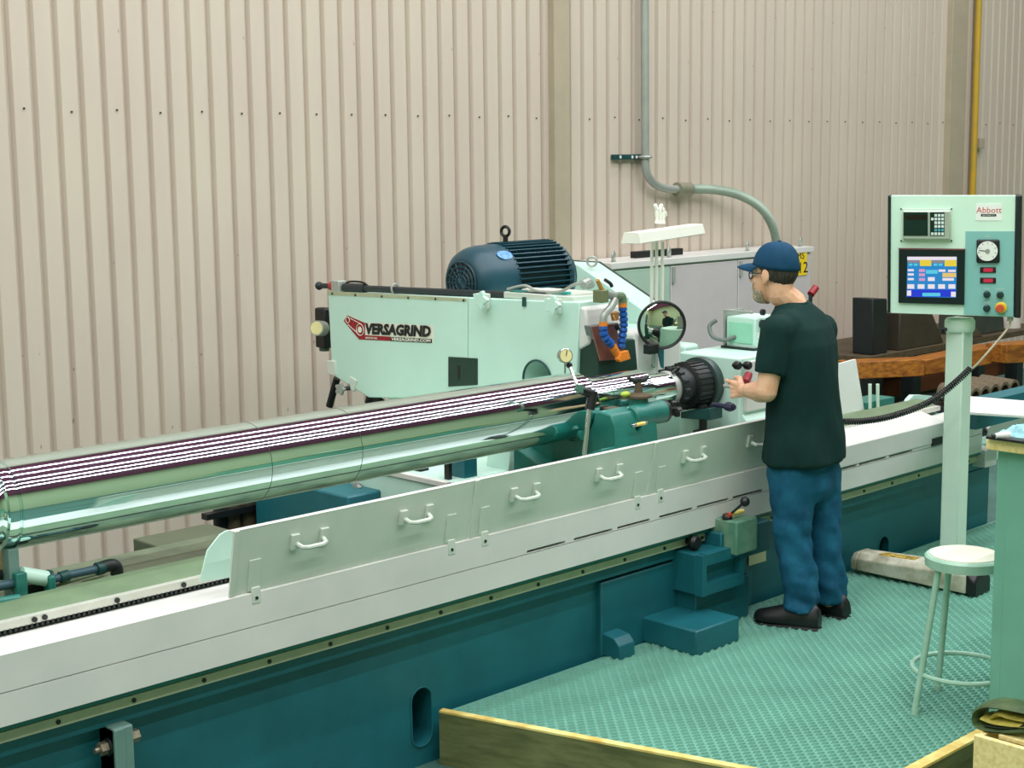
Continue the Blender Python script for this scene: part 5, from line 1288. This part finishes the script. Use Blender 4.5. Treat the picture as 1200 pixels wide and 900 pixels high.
# hands: palm, four unequal bent fingers, thumb
def hand(W, fwd, pal, side, curl):
    """W wrist, fwd along the hand, pal = palm normal, side = towards the thumb"""
    fwd = fwd.normalized(); side = (side-fwd*side.dot(fwd)).normalized(); pal = fwd.cross(side)*(1 if fwd.cross(side).dot(pal) > 0 else -1)
    for k in (-1.5, -0.5, 0.5, 1.5):
        chain(body, [(W+side*0.008*k, 0.018), (W+fwd*0.082+side*0.021*k, 0.0125)], 10)
    lens = {1.5: (0.044, 0.026, 0.020), 0.5: (0.048, 0.030, 0.021), -0.5: (0.045, 0.027, 0.020), -1.5: (0.035, 0.021, 0.018)}
    for k, (a, b, c) in lens.items():
        p = W+fwd*0.088+side*0.0225*k; an = curl.get(k, 0.6); pts = [(p, 0.0095)]
        t = an*0.6
        for L, rr, add in ((a, 0.0085, an), (b, 0.0080, an*0.8), (c, 0.0072, 0)):
            p = p+(fwd*math.cos(t)+pal*math.sin(t))*L; pts.append((p, rr)); t += add
        chain(body, pts, 8)
    p = W+fwd*0.022+side*0.026
    chain(body, [(p, 0.017), (p+(fwd*0.6+side*0.55+pal*0.4).normalized()*0.040, 0.013), (p+(fwd*0.6+side*0.55+pal*0.4).normalized()*0.040+(fwd*0.95+pal*0.25).normalized()*0.032, 0.0105),
                 (p+(fwd*0.6+side*0.55+pal*0.4).normalized()*0.040+(fwd*0.95+pal*0.3).normalized()*0.056, 0.0088)], 8)
lfw = (M(852, 455.5, 0.09)-LW)
hand(LW, lfw, Vector((0, 0, -1))*0.6+MN*0.8, Vector((0, 0, 1)), {1.5: 0.35, 0.5: 0.95, -0.5: 1.1, -1.5: 1.15})
hand(RW, M(914, 456, 0.46)-RW, Vector((0, 0, -1)), Vector((0, 0, 1)), {1.5: 0.5, 0.5: 0.7, -0.5: 0.8, -1.5: 0.9})
bo_ = remesh(man, 'body', body, M_SKIN, 0.0038, 3)
def facepatch(name, m, keep, off, amp):
    me = bo_.data; mi = rootm(man); inv = HR.transposed(); mb = MB(); idx = {}
    loc = [inv @ ((mi @ v.co)-HC) for v in me.vertices]
    for p in me.polygons:
        if all(keep(*loc[i]) for i in p.vertices):
            q = []
            for i in p.vertices:
                if i not in idx:
                    idx[i] = len(mb.v); w = mi @ me.vertices[i].co
                    mb.v.append(w+me.vertices[i].normal*(off+amp*noise.noise(w*160)))
                q.append(idx[i])
            mb.f.append(tuple(q))
    o = part(man, name, mb, m, smooth=180)
    md = o.modifiers.new('t', 'SOLIDIFY'); md.thickness = 0.004; md.offset = -1
    return o
# eyes, glasses
M_EYEW = mat('eye_white', (230, 230, 222), 0.2); M_IRIS = mat('eye_dark', (40, 40, 34), 0.2)
for s in (-1, 1):
    e = part(man, 'eye', MB().sph(hd(0.074, s*0.031, 0.002), 0.0125, n=12), M_EYEW)
    part(e, 'iris', MB().sph(hd(0.0835, s*0.031, 0.002), 0.0055, n=10), M_IRIS)
gl = MB()
for s in (-1, 1):
    gl.torus(hd(0.093, s*0.034, -0.003), Fw+Lf*s*0.15, 0.021, 0.0026, 20, 6)
    gl.tube([hd(0.089, s*0.055, 0.004), hd(0.05, s*0.077, 0.006), hd(-0.004, s*0.083, 0.008)], 0.0026, 6)
gl.tube([hd(0.096, -0.014, 0.003), hd(0.101, 0, 0.006), hd(0.096, 0.014, 0.003)], 0.0024, 6)
part(man, 'glasses', gl, mat('glasses_frame', (36, 44, 44), 0.3))
# hair, beard
def skullpatch(name, m, rf, rl, rz, c, keep, nseg=64, nr=40, disp=0.003):
    mb = MB(); idx = {}
    for i in range(nr+1):
        th = math.pi*i/nr
        for j in range(nseg):
            q = 2*math.pi*j/nseg
            f, l, z = rf*math.sin(th)*math.cos(q), rl*math.sin(th)*math.sin(q), rz*math.cos(th)
            k_ = 1+disp*8*noise.noise((f*60, l*60, z*25))
            idx[i, j] = len(mb.v); mb.v.append(hd(c[0]+f*k_, c[1]+l*k_, c[2]+z*k_)); 
            idx['p', i, j] = (c[0]+f, c[1]+l, c[2]+z)
    for i in range(nr):
        for j in range(nseg):
            j2 = (j+1) % nseg
            ps = [idx['p', i, j], idx['p', i+1, j], idx['p', i+1, j2], idx['p', i, j2]]
            m_ = [sum(x)/4 for x in zip(*ps)]
            if keep(*m_): mb.f.append((idx[i, j], idx[i+1, j], idx[i+1, j2], idx[i, j2]))
    o = part(man, name, mb, m, smooth=60)
    md = o.modifiers.new('t', 'SOLIDIFY'); md.thickness = 0.006; md.offset = -1
    return o
skullpatch('hair', M_HAIR, 0.106, 0.083, 0.108, (-0.014, 0, 0.030), lambda f, l, z: z < 0.06 and f < 0.018+z*0.15 and z > -0.055+max(0, (f+0.085))*0.55)
facepatch('beard', M_BEARD, lambda f, l, z: (-0.14 < z < -0.060-max(0, 0.070-f)*0.30 and f > 0.022 and abs(l) < 0.07 and not (-0.082 < z < -0.062 and f > 0.078 and abs(l) < 0.020)) or (-0.062 < z < -0.046 and f > 0.066 and abs(l) < 0.032), 0.0012, 0.0012)
# cap
cmb = MB(); rr = []
for i in range(13):
    t = i/12; th = math.pi/2*t
    ring_ = []
    for k in range(48):
        q = 2*math.pi*k/48
        z0 = 0.028+0.012*math.cos(q)
        r = math.cos(th)**0.75
        crease = 1-0.035*(1-abs(math.sin(3*q)))**2*math.sin(th*2)+0.02*noise.noise((3*math.cos(q), 3*math.sin(q), t*4))*math.sin(th*2)
        ring_.append(hd(-0.014-0.016*t+0.108*r*math.cos(q)*crease, 0.087*r*math.sin(q)*crease, z0*(1-t)+t*0.028+0.116*math.sin(th)**1.05))
    rr.append(ring_)
cmb.rings(rr, caps=False)
cp = part(man, 'cap', cmb, M_CAP, smooth=80)
md = cp.modifiers.new('t', 'SOLIDIFY'); md.thickness = 0.004; md.offset = -1
part(cp, 'cap_button', MB().sph(hd(-0.030, 0, 0.145), 0.009, (1, 1, 0.6), 10), M_CAP)
brv = []; nb_ = 18
top_, bot_ = [], []
bm_ = MB(); rows = []
for i in range(7):
    s = i/6; row = []
    for k in range(nb_+1):
        q = math.radians(-62+124*k/nb_)
        r = 1+s*0.86*math.cos(q)**0.7
        row.append(hd(-0.014+0.106*math.cos(q)*(1+s*0.80*max(math.cos(q), 0)**0.5), 0.086*math.sin(q)*(1+0.05*s), 0.043-0.016*s-0.022*(math.sin(q)**2)*(0.4+0.6*s)+0.004*math.sin(math.pi*s)))
    rows.append(row)
bm_.rings(rows, caps=False, closed=False)
br = part(cp, 'cap_brim', bm_, M_CAP, smooth=80)
md = br.modifiers.new('t', 'SOLIDIFY'); md.thickness = 0.005; md.offset = 0
# t-shirt
sm_ = MB()
sm_.rings([ell(sm_, M(u, v, d), a, b) for u, v, d, a, b in (
    (929, 354, 0.02, 0.070, 0.072), (931, 360, 0.015, 0.100, 0.085), (934, 369, 0.01, 0.160, 0.102), (937, 382, 0, 0.195, 0.120), (940, 402, 0, 0.208, 0.136),
    (941, 430, 0, 0.205, 0.142), (941, 465, 0, 0.205, 0.150), (941.5, 500, 0, 0.215, 0.162), (942, 530, 0, 0.224, 0.170), (942, 538, 0, 0.226, 0.172))])
for S, E, hu in ((LS, LE, 1), (RS, RE, -1)):
    e_ = S.lerp(E, 0.72)
    sm_.sph(S, 0.078); sm_.sph(S.lerp(M(936, 384, 0), 0.4), 0.09)
    sm_.rings([[p+(a*math.cos(q)+b*math.sin(q))*r for q in [2*math.pi*k/20 for k in range(20)]] for (a, b, w) in [basis(E-S)] for p, r in ((S, 0.076), (S.lerp(E, 0.35), 0.073), (e_, 0.071))])
def shirtfold(p):
    z = p.z; q = p-man0
    t = noise.noise((q.x*6, q.y*6, z*3.2))*0.016+noise.noise((q.x*14+3, q.y*14, z*6))*0.008
    return t*(0.6+0.8*max(0, min(1, (1.25-z)/0.4)))
remesh(man, 't_shirt', sm_, M_SHIRT, 0.010, 2, shirtfold)
part(man, 'collar', MB().tube([p for p in ell(None, M(929, 355, 0.02), 0.068, 0.071)]+[ell(None, M(929, 355, 0.02), 0.068, 0.071)[0]], 0.007, 8), M_SHIRT)
# jeans
jm = MB()
jm.rings([ell(jm, M(942, v, 0), a, b) for v, a, b in ((520, 0.185, 0.135), (545, 0.195, 0.142), (568, 0.19, 0.14), (582, 0.16, 0.11))])
for s, (h_, k_, a_) in hips.items():
    chain(jm, [(h_+Vector((0, 0, -0.02)), 0.112), (h_.lerp(k_, 0.45), 0.100), (k_, 0.083), (k_.lerp(a_, 0.4), 0.083), (k_.lerp(a_, 0.85), 0.080)], 18)
    jm.cyl(k_.lerp(a_, 0.80), a_+Vector((0, 0, -0.005))+Fw*0.012, 0.080, 0.086, 18)
def jeanfold(p):
    z = p.z; q = p-man0
    w = max(0, 1-abs(z-0.14)/0.22)+0.55*max(0, 1-abs(z-0.42)/0.18)+0.35
    t = noise.noise((q.x*6, q.y*6, z*11+q.x*14))*0.017+noise.noise((q.x*12+z*9, q.y*12, z*20+2))*0.009
    return t*w
remesh(man, 'jeans', jm, M_JEANS, 0.011, 4, jeanfold)
pk = M(935, 560, -0.19)
# shoes
for s, (h_, k_, a_) in hips.items():
    base = Vector((a_.x, a_.y, 0))-Fw*0.085
    fd = (Fw*0.97+Lf*0.2*s).normalized(); sd3 = Vector((0, 0, 1)).cross(fd)
    def srings(sc, z0, zs):
        out = []
        for t, w, h in ((0, 0.030, 0.075), (0.02, 0.038, 0.095), (0.07, 0.042, 0.105), (0.13, 0.043, 0.095), (0.19, 0.049, 0.072), (0.245, 0.050, 0.056), (0.285, 0.040, 0.044), (0.300, 0.024, 0.030)):
            c = base+fd*t; n = 16; ring_ = []
            for k in range(n):
                q = 2*math.pi*k/n
                zz = math.sin(q); 
                ring_.append(c+sd3*(w*sc*math.cos(q)*(1 if zz < 0 else 1-0.25*zz))+Vector((0, 0, z0 if zz < -0.3 else z0+(h*zs)*(zz+0.3)/1.3)))
            out.append(ring_)
        return out
    sh = part(man, 'shoe', MB().rings(srings(1.0, 0.018, 1.0)), M_SHOE, smooth=60)
    part(sh, 'sole', MB().rings(srings(1.08, 0.0, 0.24)), mat('rubber_sole', (22, 26, 26), 0.7), smooth=60)
# tool in his hand
tt = thing('hand_gauge', 'small grey gauge held in the fingers of the man', 'gauge', M(852, 454, 0.085))
part(tt, 'gauge_body', MB().tube([M(864, 453, 0.05), M(849, 452.2, 0.10)], [0.009, 0.010], 12), M_GALV)
part(tt, 'gauge_tip', MB().tube([M(849, 452.2, 0.10), M(846.5, 452, 0.11)], [0.010, 0.006], 12), M_DARK)
for o in bpy.data.objects:
    if '_m' in o: del o['_m']
